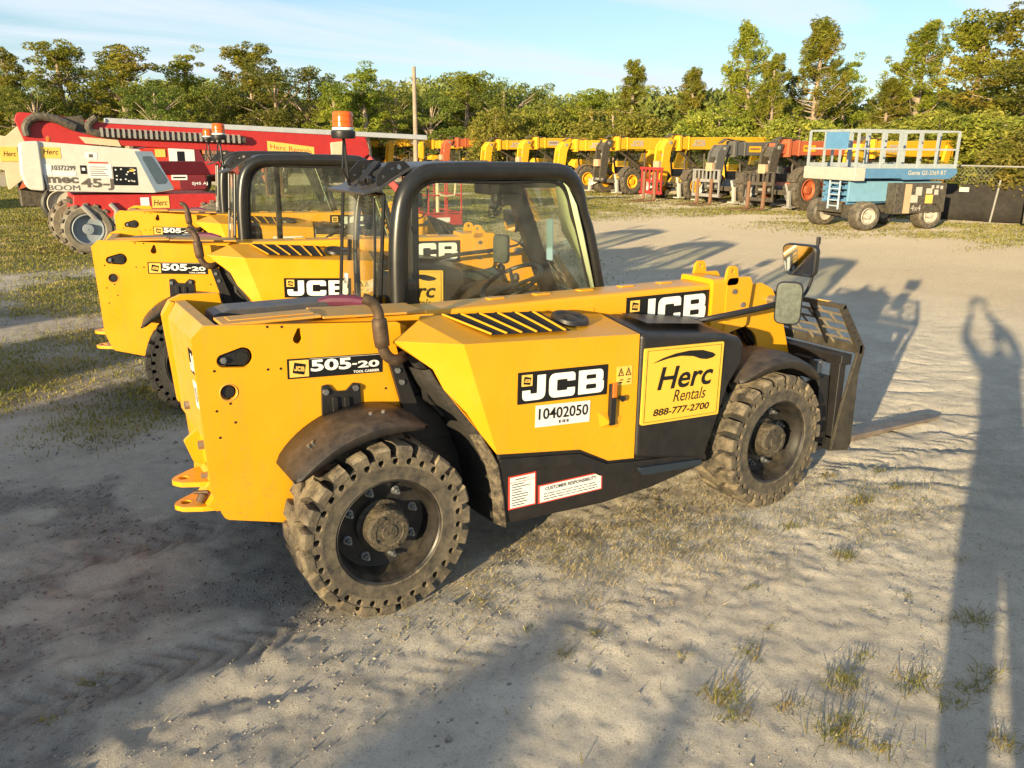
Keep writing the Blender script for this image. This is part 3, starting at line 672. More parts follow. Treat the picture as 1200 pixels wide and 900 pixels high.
    def onscreen(px, py):
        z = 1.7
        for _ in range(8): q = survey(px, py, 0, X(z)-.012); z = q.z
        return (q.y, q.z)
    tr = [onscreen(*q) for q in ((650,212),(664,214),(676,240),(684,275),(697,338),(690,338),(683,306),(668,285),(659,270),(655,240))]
    g = G().face([(X(z)-.012, y_, z) for y_, z in tr]); e = g.build('windscreen_sheen_strip', M_grn, cab); s = e.modifiers.new('t','SOLIDIFY'); s.thickness = .006
    # label at the top of the screen, fan, seat, wheel, levers
    sl = [onscreen(*q) for q in ((613,210.5),(654,210.5),(654,220),(613,220))]
    g = G().face([(X(z_)-.022, y_, z_) for y_, z_ in sl]); e = g.build('screen_label', M_grn if False else mat('label_pale',(.62,.70,.62),.5), cab); s = e.modifiers.new('t','SOLIDIFY'); s.thickness = .004
    fan = part('fan', cab, (1.22,1.18,1.80), (0,R(18),R(-55)))
    g = G()
    for k in range(18):
        a = 2*math.pi*k/18; g.tube([(0,.03*math.cos(a),.03*math.sin(a)),(.03,.065*math.cos(a),.065*math.sin(a)),(.0,.078*math.cos(a),.078*math.sin(a))],.0022,4)
    for rr_ in (.03,.055,.078): g.tube([(.0 if rr_ > .06 else .02,rr_*math.cos(t),rr_*math.sin(t)) for t in [2*math.pi*i/24 for i in range(25)]],.003,5)
    g.build('fan_cage', M_blk, fan); G().cyl((-.03,0,0),(.01,0,0),.03,seg=12).bar((0,0,.02),(-.05,0,.17),.02,.02).build('fan_motor', M_blk, fan)
    G().box(1.20,1.42,1.22,1.42,1.86,1.985).box(1.25,1.40,1.15,1.30,1.80,1.87).build('overhead_console', M_blk, cab, .01)
    st = part('steering_wheel', cab, (1.33,1.17,1.33), (0,R(-28),0))
    G().tube([(.20*math.cos(t),.20*math.sin(t),0) for t in [2*math.pi*i/40 for i in range(41)]],.014,8,cap=False).build('steering_rim', M_blk, st)
    G().tube([(-.19,0,0),(0,0,-.03),(.1,.16,0)],.012,6).tube([(0,0,-.03),(.1,-.16,0)],.012,6).cyl((0,0,-.03),(.05,0,-.30),.035,seg=10).build('steering_column', M_blk, st)
    G().lathe([(.0005,.05),(.018,.045),(.026,.02),(.018,-.005),(.008,-.03)],(.06,.185,.02),12,axis='z').build('spinner_knob', M_blk, st)
    g = G().plate(rounded([(.52,1.02),(.98,1.06),(.98,1.14),(.62,1.14),(.60,1.42),(.50,1.44)],.03), .98, 1.36); g.build('seat', M_seat, cab, .03, 3)
    g = G().box(1.50,1.82,.93,1.47,1.02,1.20).box(.45,1.8,.90,1.47,.86,1.02); g.build('dashboard', M_blkp, cab, .02)
    g = G().plate(rounded([(1.0,.80),(1.86,.80),(1.86,1.05),(.42,1.05),(.42,.80)],.02), .84, 1.50).build('cab_base', M_yel, cab, .01)
    g = G().tube([(1.42,1.35,1.05),(1.50,1.38,1.22),(1.49,1.38,1.30)],.01,6).lathe([(.0005,.06),(.02,.05),(.026,.02),(.016,0)],(1.49,1.38,1.29),10,axis='z'); g.build('joystick', M_blk, cab)
    # pale blue holder hung inside the screen
    g = G().plate(rounded([(1.262,1.43),(1.325,1.43),(1.335,1.69),(1.27,1.70)],.008), 1.69, 1.702, axis=0); e = g.build('document_holder', M_blue, cab, .002)
    # --- beacon on its stalk
    bp = Vector((.30,1.24,0))
    bc = part('beacon', T)
    G().cyl((bp.x+.02,bp.y,1.93),(bp.x,bp.y,2.185),.009,seg=8).build('beacon_stalk', M_blk, bc)
    G().tube([(bp.x+.02,bp.y-.02,1.93),(bp.x-.03,bp.y-.05,2.02),(bp.x-.02,bp.y-.04,2.12),(bp.x,bp.y,2.18)],.006,6).build('beacon_lead', M_blk, bc)
    G().lathe([(.0005,2.175),(.062,2.178),(.066,2.19),(.066,2.215),(.055,2.222),(.055,2.236),(.0005,2.236)],(bp.x,bp.y,0),28,axis='z').build('beacon_base', M_blk, bc)
    G().lathe([(.057,2.222),(.059,2.226),(.059,2.234),(.056,2.236)],(bp.x,bp.y,0),24,axis='z').build('beacon_ring', M_wht, bc)
    g = G().lathe([(.052,2.236),(.056,2.24),(.055,2.262),(.058,2.264),(.058,2.268),(.055,2.27),(.054,2.292),(.056,2.295),(.053,2.31),(.045,2.318),(.0005,2.320)],(bp.x,bp.y,0),28,axis='z'); g.build('beacon_lens', M_amb, bc)
    # --- mirrors and their arms
    mr = part('mirror_arm', T)
    G().tube(smooth([(2.02,.34,1.14),(2.10,.22,1.19),(2.25,.14,1.225),(2.48,.13,1.245),(2.62,.13,1.26)]),.018,10).build('arm_tube', M_blk, mr)
    G().tube(smooth([(2.62,.12,1.27),(2.70,.10,1.285),(2.76,.10,1.30),(2.80,.10,1.36),(2.82,.10,1.45),(2.835,.10,1.62)]),.010,8).build('upper_arm', M_blk, mr)
    fwd = Vector((-.62,-.78,0)).normalized()
    def mirror(c, w, h, r, m, rz, tilt, taper=0.):
        o_ = rounded([(-w/2+taper,-h/2),(w/2-taper*.3,-h/2),(w/2,h/2),(-w/2,h/2)], r, 6)
        q = part('mirror', T, c, (R(tilt), 0, rz))
        G().plate(o_, .0, .045).plate([(a*.8,b*.8) for a, b in o_], .04, .07).build('mirror_shell', M_blk, q, .01, 3)
        G().plate([(a*.90,b*.93) for a, b in o_], -.003, .004).build('mirror_face', m, q)
        return q
    mirror((2.575,.055,1.267), .155, .255, .05, M_mird, R(-50), 0)
    mirror((2.675,.10,1.51), .235, .19, .045, M_mir, R(-79), 5, .03)
    G().cyl((2.78,.11,1.50),(2.835,.10,1.50),.02,seg=8).cyl((2.835,.10,1.60),(2.835,.10,1.64),.013,seg=8).cyl((2.60,.12,1.262),(2.66,.12,1.262),.018,seg=8).build('mirror_clamp', M_blk, mr)
    # --- carriage with brick-pattern load guard
    ca = part('carriage', T)
    y0, y1 = .07, 1.50
    e1 = [xz(992,357,y0),xz(1014,408,y0),xz(1006,440,y0),xz(997,519,y0),xz(993,528,y0),xz(974,528,y0),xz(986,478,y0),xz(1006,413,y0),xz(986,362,y0)]
    for yy in (y0, y1-.02): G().plate(rounded(e1,.008), yy, yy+.02).build('guard_side', M_guard, ca, .003)
    xt, zt_ = e1[0]; xb, zb = e1[1]
    def gp(y, t): # t 0 top .. 1 bottom of the sloping guard plane
        return Vector((xt-.01+(xb-.03-xt)*t, y, zt_-.015+(zb-zt_+.01)*t))
    g = G().bar(gp(y0,0),gp(y1,0),.03,.03)
    g.bar(gp(y0,1),gp(y1,1),.03,.06); g.build('guard_rail', M_guard, ca, .003)
    G().bar(gp(y0+.12,-.01)+Vector((0,0,.016)),gp(y0+.22,-.01)+Vector((0,0,.016)),.03,.003).build('rail_sticker', M_sy, ca)
    # brick-like mesh: short bars
    g = G(); rows = 5; tlt = .0
    for r in range(rows+1):
        t = r/rows; g.bar(gp(y0,t), gp(y1,t), .010, .014)
        if r < rows:
            k = 0; y_ = y0+.06+(.09 if r % 2 else .0)
            while y_ < y1: g.bar(gp(y_,t), gp(y_-.03,t+1/rows), .012, .014); y_ += .17
    g.build('guard_mesh', mat('dusty_mesh_steel', (.10,.085,.06), .65, .2, var=.4, dust=.8, dustcol=(.38,.30,.19)), ca)
    for y_ in (.33,.78,1.2): G().bar(gp(y_,-.02),gp(y_,1.02),.035,.02,up=(0,1,0)).build('guard_post', M_blk, ca, .002)
    # body of the carriage under the guard
    g = G().box(3.17,3.27,y0+.02,y1-.02,.80,.87).box(3.16,3.27,y0+.02,y1-.02,.22,.33).box(3.12,3.22,.3,.44,.25,.82).box(3.12,3.22,1.1,1.24,.25,.82).plate([(3.02,.74),(3.12,.74),(3.16,.25),(3.06,.30)], y0+.06, 1.3).box(3.16,3.22,y0+.02,y0+.10,.3,.82)
    g.build('carriage_frame', M_blk, ca, .008)
    G().cyl((3.08,.2,.75),(3.08,.2,.83),.03,seg=10).cyl((2.96,.22,.70),(3.05,.22,.72),.03,seg=10).build('carriage_pin', M_bolt, ca)
    # hoses at the boom head
    g = G()
    for k in range(3): g.tube([(2.70,.50+.05*k,1.05),(2.80,.50+.05*k,.92),(2.95,.46+.05*k,.80),(3.08,.44+.05*k,.82)],.012,6)
    g.build('hydraulic_hose', M_blk, T)
    for y_ in (.50,):
        g = G().plate([(3.27,.80),(3.32,.80),(3.345,.10),(3.50,.075),(5.02,.050),(5.06,.040),(5.02,.030),(3.40,.020),(3.31,.025),(3.28,.06)], y_, y_+.11)
        g.build('fork', M_forkm, T, .006)
    return T
# ------------------------------------------------------------------ machines in the background
M_far = {}
def fc(name, col, **k):
    return mat(name, col, k.pop('rough', .5), dust=k.pop('dust', .25), dustcol=(.36,.28,.17), var=.12, **k)
B_yel = fc('far_yellow', (.84,.43,.015), dust=.12); B_or = fc('far_orange', (.50,.11,.04)); B_grey = fc('far_grey', (.10,.10,.095)); B_red = fc('far_red', (.45,.02,.02), dust=.1)
B_blk = fc('far_black', (.035,.032,.028), dust=.6); B_wht = fc('far_white', (.48,.44,.37)); B_tyre = fc('far_tyre', (.05,.045,.038), dust=.8); B_blue = fc('far_blue', (.10,.26,.45), dust=.15)
B_lblue = fc('far_pale_steel', (.42,.52,.58), dust=.2); B_wood = fc('wood_block', (.50,.34,.20)); B_cream = fc('cream_paint', (.62,.52,.34), dust=.2); B_rust = fc('far_rust', (.22,.11,.06)); B_steel = fc('far_steel', (.28,.27,.25))
B_crm2 = fc('boom_white', (.60,.57,.50), dust=.1); B_gb = fc('panel_blue_grey', (.16,.22,.30), dust=.1)
B_gl = glass('far_glass', (.55,.62,.62), 1.5, .08)

def bwheel(parent, c, r, w, face=-1, rimc=None, tyrec=None, rr=.52, lugs=0, spokes=False):
    """axis along y; the seen side looks towards face"""
    wp = part('wheel', parent, c, (0,0,0 if face < 0 else math.pi))
    g = G().lathe([(r*rr,-w/2+.02),(r*(rr+.06),-w/2),(r*.86,-w/2),(r*.97,-w*.38),(r,-w*.2),(r,w*.2),(r*.97,w*.38),(r*.86,w/2),(r*rr,w/2)], (0,0,0), 36)
    for i in range(lugs):
        for s in (0,1):
            a = 2*math.pi*(i+.5*s)/lugs; L = [(-.05,-w/2-.004),(.05,-w/2-.004),(.13,.02),(.05,.03)]; vs = []
            for k_, q in ((.95,1),(1.045,.8)):
                for t, y_ in L:
                    vs.append((r*k_*math.cos(a+t*q/r*.8), (y_ if not s else -y_), r*k_*math.sin(a+t*q/r*.8)))
            g.add(vs, [(0,1,5,4),(1,2,6,5),(2,3,7,6),(3,0,4,7),(4,5,6,7)])
    g.build('tyre', tyrec or B_tyre, wp)
    g = G().lathe([(r*rr,-w/2+.03),(r*(rr-.05),-w/2+.01),(r*(rr-.10),-w*.15),(r*.22,-w*.10),(r*.20,-w*.45),(r*.02,-w*.47)], (0,0,0), 28)
    g.lathe([(r*rr,w/2-.03),(r*.02,w*.3)], (0,0,0), 20)
    rm = g.build('rim', rimc or B_blk, wp)
    if spokes:
        g = G()
        for k in range(8): a = k*math.pi/4; g.cyl((r*.17*math.cos(a),-w*.5,r*.17*math.sin(a)),(r*.17*math.cos(a),-w*.3,r*.17*math.sin(a)),.018,seg=6)
        g.lathe([(r*.11,-w*.56),(.001,-w*.56)],(0,0,0),12).build('hub', B_blk, wp)
    return wp

def rough_handler(name, label, x, y, cb, cbody, nose, boomtop=2.45, L=6.0, wr=.62, head='drop', fork=True, block=True, sticker=B_wht, group='rough-terrain forklifts parked in a row across the yard', logo=True, rz=0.):
    """big telehandler standing with its forks towards -x, its boom running back along +x"""
    T = thing(name, label, 'telehandler', (x,y,0), rz+R(5)*math.sin(y*7.3), group)
    W = 2.3; yb = -.05
    # chassis with sloping deck and axle hubs
    G().plate(rounded([(.9,.55),(1.4,.95),(L-.5,1.0),(L-.1,1.35),(L,1.15),(L-.05,.62),(L-1.2,.5)],.06), -.55, .55).build('chassis', cbody, T, .03)
    G().plate(rounded([(2.9,.75),(L-1.2,.75),(L-1.2,1.45),(3.1,1.5),(2.9,1.3)],.10), -W/2, -.62).build('engine_cover', cbody, T, .03)
    # boom: outer tube, inner section, ribs, hoses
    b = G().add([(.95,yb-.19,boomtop-.12),(.95,yb+.19,boomtop-.12),(.95,yb+.19,boomtop-.62),(.95,yb-.19,boomtop-.62),(L,yb-.19,boomtop-.02),(L,yb+.19,boomtop-.02),(L,yb+.19,boomtop-.62),(L,yb-.19,boomtop-.62)],
        [(0,1,2,3),(7,6,5,4),(0,4,5,1),(1,5,6,2),(2,6,7,3),(3,7,4,0)]).build('boom', cb, T, .03)
    G().box(.25,.98,yb-.14,yb+.14,boomtop-.56,boomtop-.20).build('inner_boom', cb, b, .02)
    G().box(.90,1.06,yb-.24,yb+.24,boomtop-.68,boomtop-.05).build('boom_collar', cb, b, .02); G().box(1.5,1.58,yb-.215,yb+.215,boomtop-.64,boomtop-.08).build('boom_collar', cb, b, .02)
    if logo:
        d = Decal((1.75,yb-.195,boomtop-.48),(.78,0,0),(0,0,.26),(0,-1,0),.01)
        if logo == 'jcb': d.letters(0,0,1,1,sticker); 
        else: d.rect(0,.0,.9,.9,B_yel if cb is not B_yel else sticker); 
        if logo != 'jcb': d.rect(.08,.35,.8,.6,B_rust,2)
        d.done('boom_sticker', b)
    G().plate(rounded([(L-1.2,1.0),(L-.7,1.0),(L-.35,boomtop-.25),(L-.7,boomtop-.2)],.05), yb-.32, yb-.22).plate(rounded([(L-1.2,1.0),(L-.7,1.0),(L-.35,boomtop-.25),(L-.7,boomtop-.2)],.05), yb+.22, yb+.32).build('boom_tower', cbody, T, .01)
    g = G()
    for k in range(4): g.tube([(.3,yb-.1+.06*k,boomtop-.15),(.6,yb-.12+.06*k,boomtop+.02),(1.0,yb-.1+.06*k,boomtop-.03),(1.6,yb-.1+.06*k,boomtop-.06)],.022,6)
    g.cyl((1.2,yb,boomtop-.70),(2.8,yb,1.1),.055,seg=10).cyl((.55,yb-.18,boomtop-.45),(.15,yb-.18,boomtop-.95),.04,seg=8)
    g.build('boom_hoses', B_blk, b)
    # nose
    z0 = boomtop-.25
    ng = rounded([(.60,z0+.03),(.25,z0+.05),(-.02,z0-.25),(-.16,.95),(-.10,.62),(.10,.58),(.24,.80),(.40,z0-.42)],[.05,.12,.15,.1,.05,.05,.15,.12])
    nb = G().plate(ng, yb-.26, yb-.17).plate(ng, yb+.17, yb+.26).plate(rounded([(.50,z0-.05),(.2,z0-.06),(.02,z0-.40),(.15,z0-.5),(.45,z0-.3)],.05), yb-.17, yb+.17)
    nb = nb.build('boom_head', nose, T, .02)
    G().cyl((.33,yb-.30,z0-.1),(.33,yb+.3,z0-.1),.07,seg=12).cyl((-.02,yb-.30,.72),(-.02,yb+.3,.72),.06,seg=12).cyl((-.05,yb-.2,z0-.55),(.12,yb-.2,.95),.045,seg=8).build('head_pin', B_steel, nb)
    if block: G().box(-.30,-.12,yb-.25,yb+.08,1.30,1.62).build('wood_block', B_wood, T, .015)
    # carriage and forks
    if fork:
        c_ = G().box(-.28,-.20,-.72,.72,.88,1.00).box(-.28,-.20,-.72,.72,.32,.44)
        for k in range(7): c_.box(-.275,-.225,-.66+.205*k,-.60+.205*k,1.0,1.32)
        c_.box(-.28,-.22,-.72,.72,1.32,1.37).box(-.27,-.20,-.72,-.66,.32,1.34).box(-.27,-.20,.66,.72,.32,1.34)
        c_.build('fork_carriage', fork if fork is not True else B_blk, T, .008)
        for s in (-.42,.30): G().plate([(-.34,1.02),(-.28,1.02),(-.28,.06),(-.34,.03),(-1.5,.035),(-1.5,.05),(-.42,.085),(-.36,.14)], s, s+.12).build('fork', B_rust, T, .005)
    # stabilisers
    for s in (-1,1):
        g = G().bar((.55,s*.62,.62),(.30,s*.98,.42),.14,.14).box(.12,.50,s*1.0-.16,s*1.0+.16,.12,.17).bar((.32,s*1.0,.15),(.32,s*.96,.72),.12,.12).cyl((.42,s*.7,.95),(.36,s*.92,.5),.05,seg=8)
        g.build('stabiliser', B_wht if cb is B_yel or cb is B_grey else B_steel, T, .01)
    G().box(.35,.6,-.95,.95,.55,.72).build('front_frame', B_blk, T, .02)
    # cab on the far side with open frame and panes
    g = G()
    for y_ in (.30,1.10):
        g.tube([(2.0,y_,.95),(1.9,y_,1.5),(2.15,y_,2.22),(3.0,y_,2.25),(3.15,y_,2.1),(3.2,y_,.95)],.045,8)
    g.box(2.1,3.1,.28,1.12,2.2,2.26).box(2.0,3.2,.28,1.12,.80,1.25); cb_ = g.build('cab', B_blk, T)
    G().box(2.1,3.12,.30,.31,1.28,2.18).build('cab_window', B_gl, cb_); G().box(2.1,3.12,1.09,1.10,1.28,2.18).build('cab_window', B_gl, cb_)
    for xx in (1.15, L-1.25):
        bwheel(T, (xx,-W/2+.19,wr), wr, .38, -1, cbody if cb is not B_grey else B_wht, lugs=14); bwheel(T, (xx,W/2-.19,wr), wr, .38, 1, cbody, lugs=0)
        G().plate([(xx+(wr+.08)*math.cos(R(a)),wr+(wr+.08)*math.sin(R(a))) for a in range(20,161,20)]+[(xx+(wr+.05)*math.cos(R(a)),wr+(wr+.05)*math.sin(R(a))) for a in range(160,19,-20)], -W/2, -W/2+.4).build('fender', B_blk, T)
    G().cyl((1.15,-.95,wr),(1.15,.95,wr),.11,seg=12).build('axle', B_blk, T); G().cyl((L-1.25,-.95,wr),(L-1.25,.95,wr),.11,seg=12).build('axle', B_blk, T)
    return T
gp_ = 'rough-terrain forklifts parked in a row across the yard'
def build_row():
    rough_handler('telehandler','orange telehandler with big dusty tyre beside the blue scissor lift','x',0,B_or,B_or,B_blk) if 0 else None
    t = rough_handler('telehandler','yellow telehandler standing right behind the blue scissor lift, forks on the ground',23.0,15.7,B_yel,B_yel,B_yel,2.55,6.2,.62,logo='jcb',group=gp_)
    t = rough_handler('telehandler','orange-red boom telehandler with black nose and one big dusty front tyre',22.6,19.0,B_or,B_or,B_blk,2.55,6.4,.74,logo=True,group=gp_)
    t = rough_handler('telehandler','grey-boomed telehandler with wooden block on its nose, between the orange and yellow ones',22.8,21.9,B_grey,B_grey,B_grey,2.5,6.0,.62,fork=B_steel,group=gp_)
    t = rough_handler('telehandler','yellow-boomed telehandler just behind the red fork carriage',22.9,25.2,B_yel,B_yel,B_yel,2.72,7.2,.62,logo='jcb',fork=None,group=gp_)
    t = rough_handler('telehandler','yellow-boomed telehandler with black nose, next beyond the one with the red carriage',23.0,29.6,B_yel,B_yel,B_blk,2.7,6.2,.62,logo='jcb',fork=None,group=gp_)
    labs = ['yellow-boomed telehandler with white stabilisers, seen just over the near cab roof at its front end','yellow-boomed telehandler directly left of centre over the near cab roof','yellow-boomed telehandler beside the lone orange one over the cab roof','orange-red telehandler squeezed among the yellow ones beyond the near cab roof','far yellow telehandler to the left of the orange one','far yellow telehandler, second from the left end of the row','last yellow telehandler at the far left end of the row near the wooden pole']
    ys = [33.4,37.2,41.5,46.5,50.5,56.,62.]
    nz = [B_yel,B_yel,B_yel,B_or,B_yel,B_yel,B_yel]
    for i, (l, y_) in enumerate(zip(labs, ys)):
        c = B_or if i == 3 else B_yel
        rough_handler('telehandler', l, 23.2+.1*(i % 3), y_, c, c, nz[i], 2.6+.12*(i % 2), 6.2, .62, logo='jcb' if i % 2 == 0 else True, fork=None if i % 2 else True, block=i in (1,3), group=gp_)

def build_red_carriage():
    T = thing('fork_carriage','red steel fork carriage standing on the sand before the yellow telehandler','fork carriage',(22.0,24.6,0),R(8))
    g = G().box(0,.08,-.62,.62,1.28,1.38).box(0,.08,-.62,.62,.30,.42).box(0,.08,-.62,.62,.80,.88)
    for k in range(6): g.box(.01,.06,-.60+.215*k,-.54+.215*k,.30,1.38)
    g.build('frame', B_red, T, .01)
    for s in (-.35,.25): G().plate([(-.07,1.2),(-.01,1.2),(-.01,.04),(-.07,.02),(-1.25,.03),(-1.25,.045),(-.12,.08),(-.07,.12)], s, s+.12).build('fork', B_rust, T, .005)

def build_scissor(x, y, rz, label, group=None):
    T = thing('scissor_lift', label, 'scissor lift', (x,y,0), rz, group)
    # local: long side along x (0..2.9), seen side at y = -.92
    G().plate(rounded([(.15,.42),(2.65,.42),(2.7,.60),(.1,.60)],.03), -.60, .60).build('chassis', B_blk, T, .02)
    T.scale = (1.12,1.2,1.1)
    tr = G().plate(rounded([(1.15,.40),(2.72,.44),(2.72,1.16),(1.15,1.16)],.03), -.92, -.62); tr = tr.build('tray', B_blk, T, .01)
    G().box(1.42,1.62,-.925,-.915,.42,1.14).build('tray_post', B_wood, tr)
    d = Decal((1.62,-.921,.44),(1.08,0,0),(0,0,.70),(0,-1,0),.004)
    for a in ((.0,.35,.2,.62),(.12,.6,.3,.9),(.42,.66,.6,.85),(.66,.62,.78,.8),(.56,.84,.64,.96),(.7,.85,.78,.95),(.82,.82,.9,.94)): d.rect(*a, B_wht)
    d.rect(.42,.32,.64,.62,M_sy); d.text('4x4',.04,.06,.32,.26,B_wht); d.done('tray_sticker', tr)
    # folded scissor stack: pairs of crossing beams seen as stacked horizontal bars
    g = G()
    for k in range(4):
        z = .68+k*.155
        for y_ in (-.42,.42): g.bar((.15,y_,z),(2.65,y_,z+.06),.06,.11).bar((.15,y_*.8,z+.06),(2.65,y_*.8,z),.06,.11)
        for x_ in (.2,1.4,2.6): g.cyl((x_,-.46,z+.03),(x_,.46,z+.03),.035,seg=8)
    g.build('scissor_arms', B_blue, T)
    G().box(.0,2.85,-.62,-.56,.70,1.20).build('side_panel', B_lblue if 0 else fc('scissor_blue',(.16,.34,.48),dust=.2), T, .01)
    # ladder
    g = G()
    for y_ in (-.35,.0): g.cyl((-.04,y_,.5),(-.04,y_,1.25),.022,seg=6)
    for k in range(5): g.cyl((-.04,-.35,.58+k*.14),(-.04,.0,.58+k*.14),.018,seg=6)
    g.build('ladder', B_lblue, T)
    # deck
    dk = G().plate(rounded([(-.10,1.28),(1.25,1.28),(1.35,1.24),(2.80,1.26),(3.0,1.38),(3.0,1.52),(-.10,1.52)],.04), -.90, .85).build('platform', fc('scissor_deck_blue',(.07,.20,.36),dust=.3), T, .012)
    G().plate(rounded([(-.16,1.22),(.16,1.22),(.16,1.54),(-.16,1.54)],.03), -.925, .87).build('platform_skirt', B_wht, dk, .02)
    d = Decal((1.8,-.901,1.36),(1.0,0,0),(0,0,.12),(0,-1,0),.004); d.text('Genie GS-3369 RT',-.35,.0,.85,.95,B_wht,bold=.02); d.done('platform_sticker', dk)
    # rails
    g = G(); z0, z1, zm = 1.52, 2.42, 1.98
    xs = [-.10,.62,1.14,1.20,1.75,2.3,2.95]
    for y_ in (-.86,.80):
        for x_ in xs: g.bar((x_,y_,z0),(x_,y_,z1),.05,.05)
        for z in (z1, zm): g.bar((-.10,y_,z),(2.95,y_,z),.045,.045)
        g.bar((-.10,y_,z0+.05),(2.95,y_,z0+.05),.02,.12)
    for x_ in (-.10,1.17,2.95):
        for z in (z1, zm): g.bar((x_,-.86,z),(x_,.80,z),.045,.045)
        for y_ in (-.3,.25): g.bar((x_,y_,z0),(x_,y_,z1),.045,.045)
    rl = g.build('guard_rail', fc('rail_grey',(.34,.38,.39),dust=.15), T)
    G().box(-.13,-.10,-.55,.20,1.98,2.38).build('rail_board', B_blue, rl, .005)
    for x_, f in ((.42,1),(2.35,1)):
        bwheel(T, (x_,-.74,.36), .36, .36, -1, B_wht, rr=.60); bwheel(T, (x_,.74,.36), .36, .36, 1, B_wht, rr=.60)
    G().cyl((.42,-.6,.36),(.42,.6,.36),.07,seg=10).box(.1,.9,-.55,-.35,.30,.62).build('axle', B_blk, T); G().cyl((2.35,-.6,.36),(2.35,.6,.36),.07,seg=10).build('axle', B_blk, T)
    G().box(-.02,.06,-.40,.40,.42,.66).build('front_panel', B_blk, T, .01)
    return T

def build_mec():
    T = thing('boom_lift','cream and red boom lift with 45-J lettering, parked behind the yellow telehandlers','boom lift',(0,15.3,0))
    y0 = .0
    def P(px, py): 
        v = Y(px, py, 15.3); return (v.x, v.z)
    # white turret side (bent outline) with its rounded nose
    o = [P(38,165),P(163,175),P(205,222),P(180,226),P(57,224),P(42,178)]
    tu = G().plate(rounded(o,[.03,.05,.03,.03,.03,.05]), 0, 1.05).build('turret', B_crm2, T, .02)
    n = G().plate(rounded([P(22,166),P(45,165),P(53,224),P(32,222),P(25,205)],[.12,.05,.05,.14,.1]), -.06, 1.1).build('turret_nose', B_crm2, tu, .06, 4)
    G().plate(rounded([P(157,177),P(178,177.5),P(204,221),P(182,225)],.02), -.012, .0).build('blue_end_panel', B_gb, tu, .004)
    G().plate(rounded([P(165,183),P(177,183),P(196,211),P(194,215),P(184,216)],.05), -.02, -.010).build('panel_window', B_blk if 0 else fc('panel_dark',(.06,.09,.12),dust=0), tu, .002)
    a, b, c = Vector((*P(57,224),0)), Vector((*P(180,225),0)), Vector((*P(57,167),0))
    O = Vector((a.x,0,a.y)); U = Vector((b.x-a.x,0,b.y-a.y)); V = Vector((0,0,c.y-a.y))
    d = Decal(O,U,V,(0,-1,0),.004); G_ = fc('decal_grey',(.12,.10,.08),dust=0)
    d.rect(-.02,.68,.155,.91,M_sy); d.text('Herc',.0,.76,.135,.87,M_ink,shear=.2,bold=.01)
    d.text('10372299',.06,.44,.27,.54,M_ink); d.rect(-.015,.33,.05,.56,M_wht); d.rect(.055,.32,.27,.42,M_wht)
    d.rect(.315,.37,.375,.55,M_ink,1); d.rect(.33,.44,.36,.50,M_wht,2)
    d.rect(.39,.30,.61,.58,M_wht,1); d.rect(.40,.60,.58,.63,M_red)
    for k in range(5): d.rect(.405,.335+k*.045,.405+.17-.02*(k % 3),.35+k*.045,G_,2)
    d.text('mec',.0,.17,.285,.30,G_,bold=.035); d.text('BOOM',.0,.02,.29,.13,G_); d.text('45-J',.305,.03,.615,.28,G_,bold=.03)
    d.rect(.62,.14,.855,.54,M_ink,1,r=.02)
    rr = random.Random(5)
    for k in range(16):
        u, v = .64+.19*rr.random(), .18+.32*rr.random(); d.rect(u,v,u+.016,v+.028,M_wht,2)
    d.rect(.78,.44,.83,.50,M_sy,2); d.rect(.37,.68,.49,.83,M_wht,1,r=.04); d.rect(.41,.72,.45,.79,G_,2)
    d.done('turret_lettering', tu)
    G().box(-.2,1.4,.1,1.0,.98,1.08).cyl((.9,.6,.85),(.9,.6,1.1),.45,seg=24).build('slew_ring', B_blk, T)
    # its own boom lies behind
    G().box(-.5,3.2,.62,.86,1.5,1.78).build('boom', B_red, T, .02)
    # red chassis
    o = [P(85,228),P(120,226),P(250,226),P(262,252),P(140,252),P(85,256)]
    ch = G().plate(rounded([P(86,229),P(253,227),P(262,252),P(128,255),P(116,240),P(103,242),P(90,253),P(86,250)],.03), .05, 1.55).build('chassis', B_red, T, .02)
    v0 = P(176,243); v1 = P(196,243); d = Decal((v0[0],.045,v0[1]-.02),(1.0*.33,0,0),(0,0,.24),(0,-1,0),.004); d.rect(-.5,0.2,.0,.9,M_wht); d.rect(.15,0,1.15,1,M_sy); d.text('Herc',.25,.2,1.05,.7,M_ink,shear=.2,bold=.01); d.done('chassis_sticker', ch)
    g = G().tube([(-.0,.02,.95),(.12,-.02,.80),(.2,.0,.70)],.05,8).tube([(.5,-.0,.98),(.6,-.03,.85),(.58,0,.72)],.05,8).build('chassis_hose', B_steel, T)
    for xx, yy, f in ((.06,.20,-1),(2.45,.20,-1),(-.05,1.75,1),(2.45,1.75,1)):
        bwheel(T, (xx,yy,.49), .49, .36, f, fc('rim_grey_blue',(.22,.26,.30),dust=.2), fc('pale_tyre',(.12,.11,.09),dust=.9), rr=.62, lugs=16)
    G().cyl((.1,.3,.43),(-.02,1.7,.43),.08,seg=10).build('axle', B_blk, T); G().cyl((2.35,.3,.43),(2.35,1.7,.43),.08,seg=10).build('axle', B_blk, T)
    G().lathe([(.04,0),(.05,.05),(.03,.10),(.001,.11)],(P(58,160)[0],.5,P(58,166)[1]),12,axis='z').build('beacon', M_amb, T)

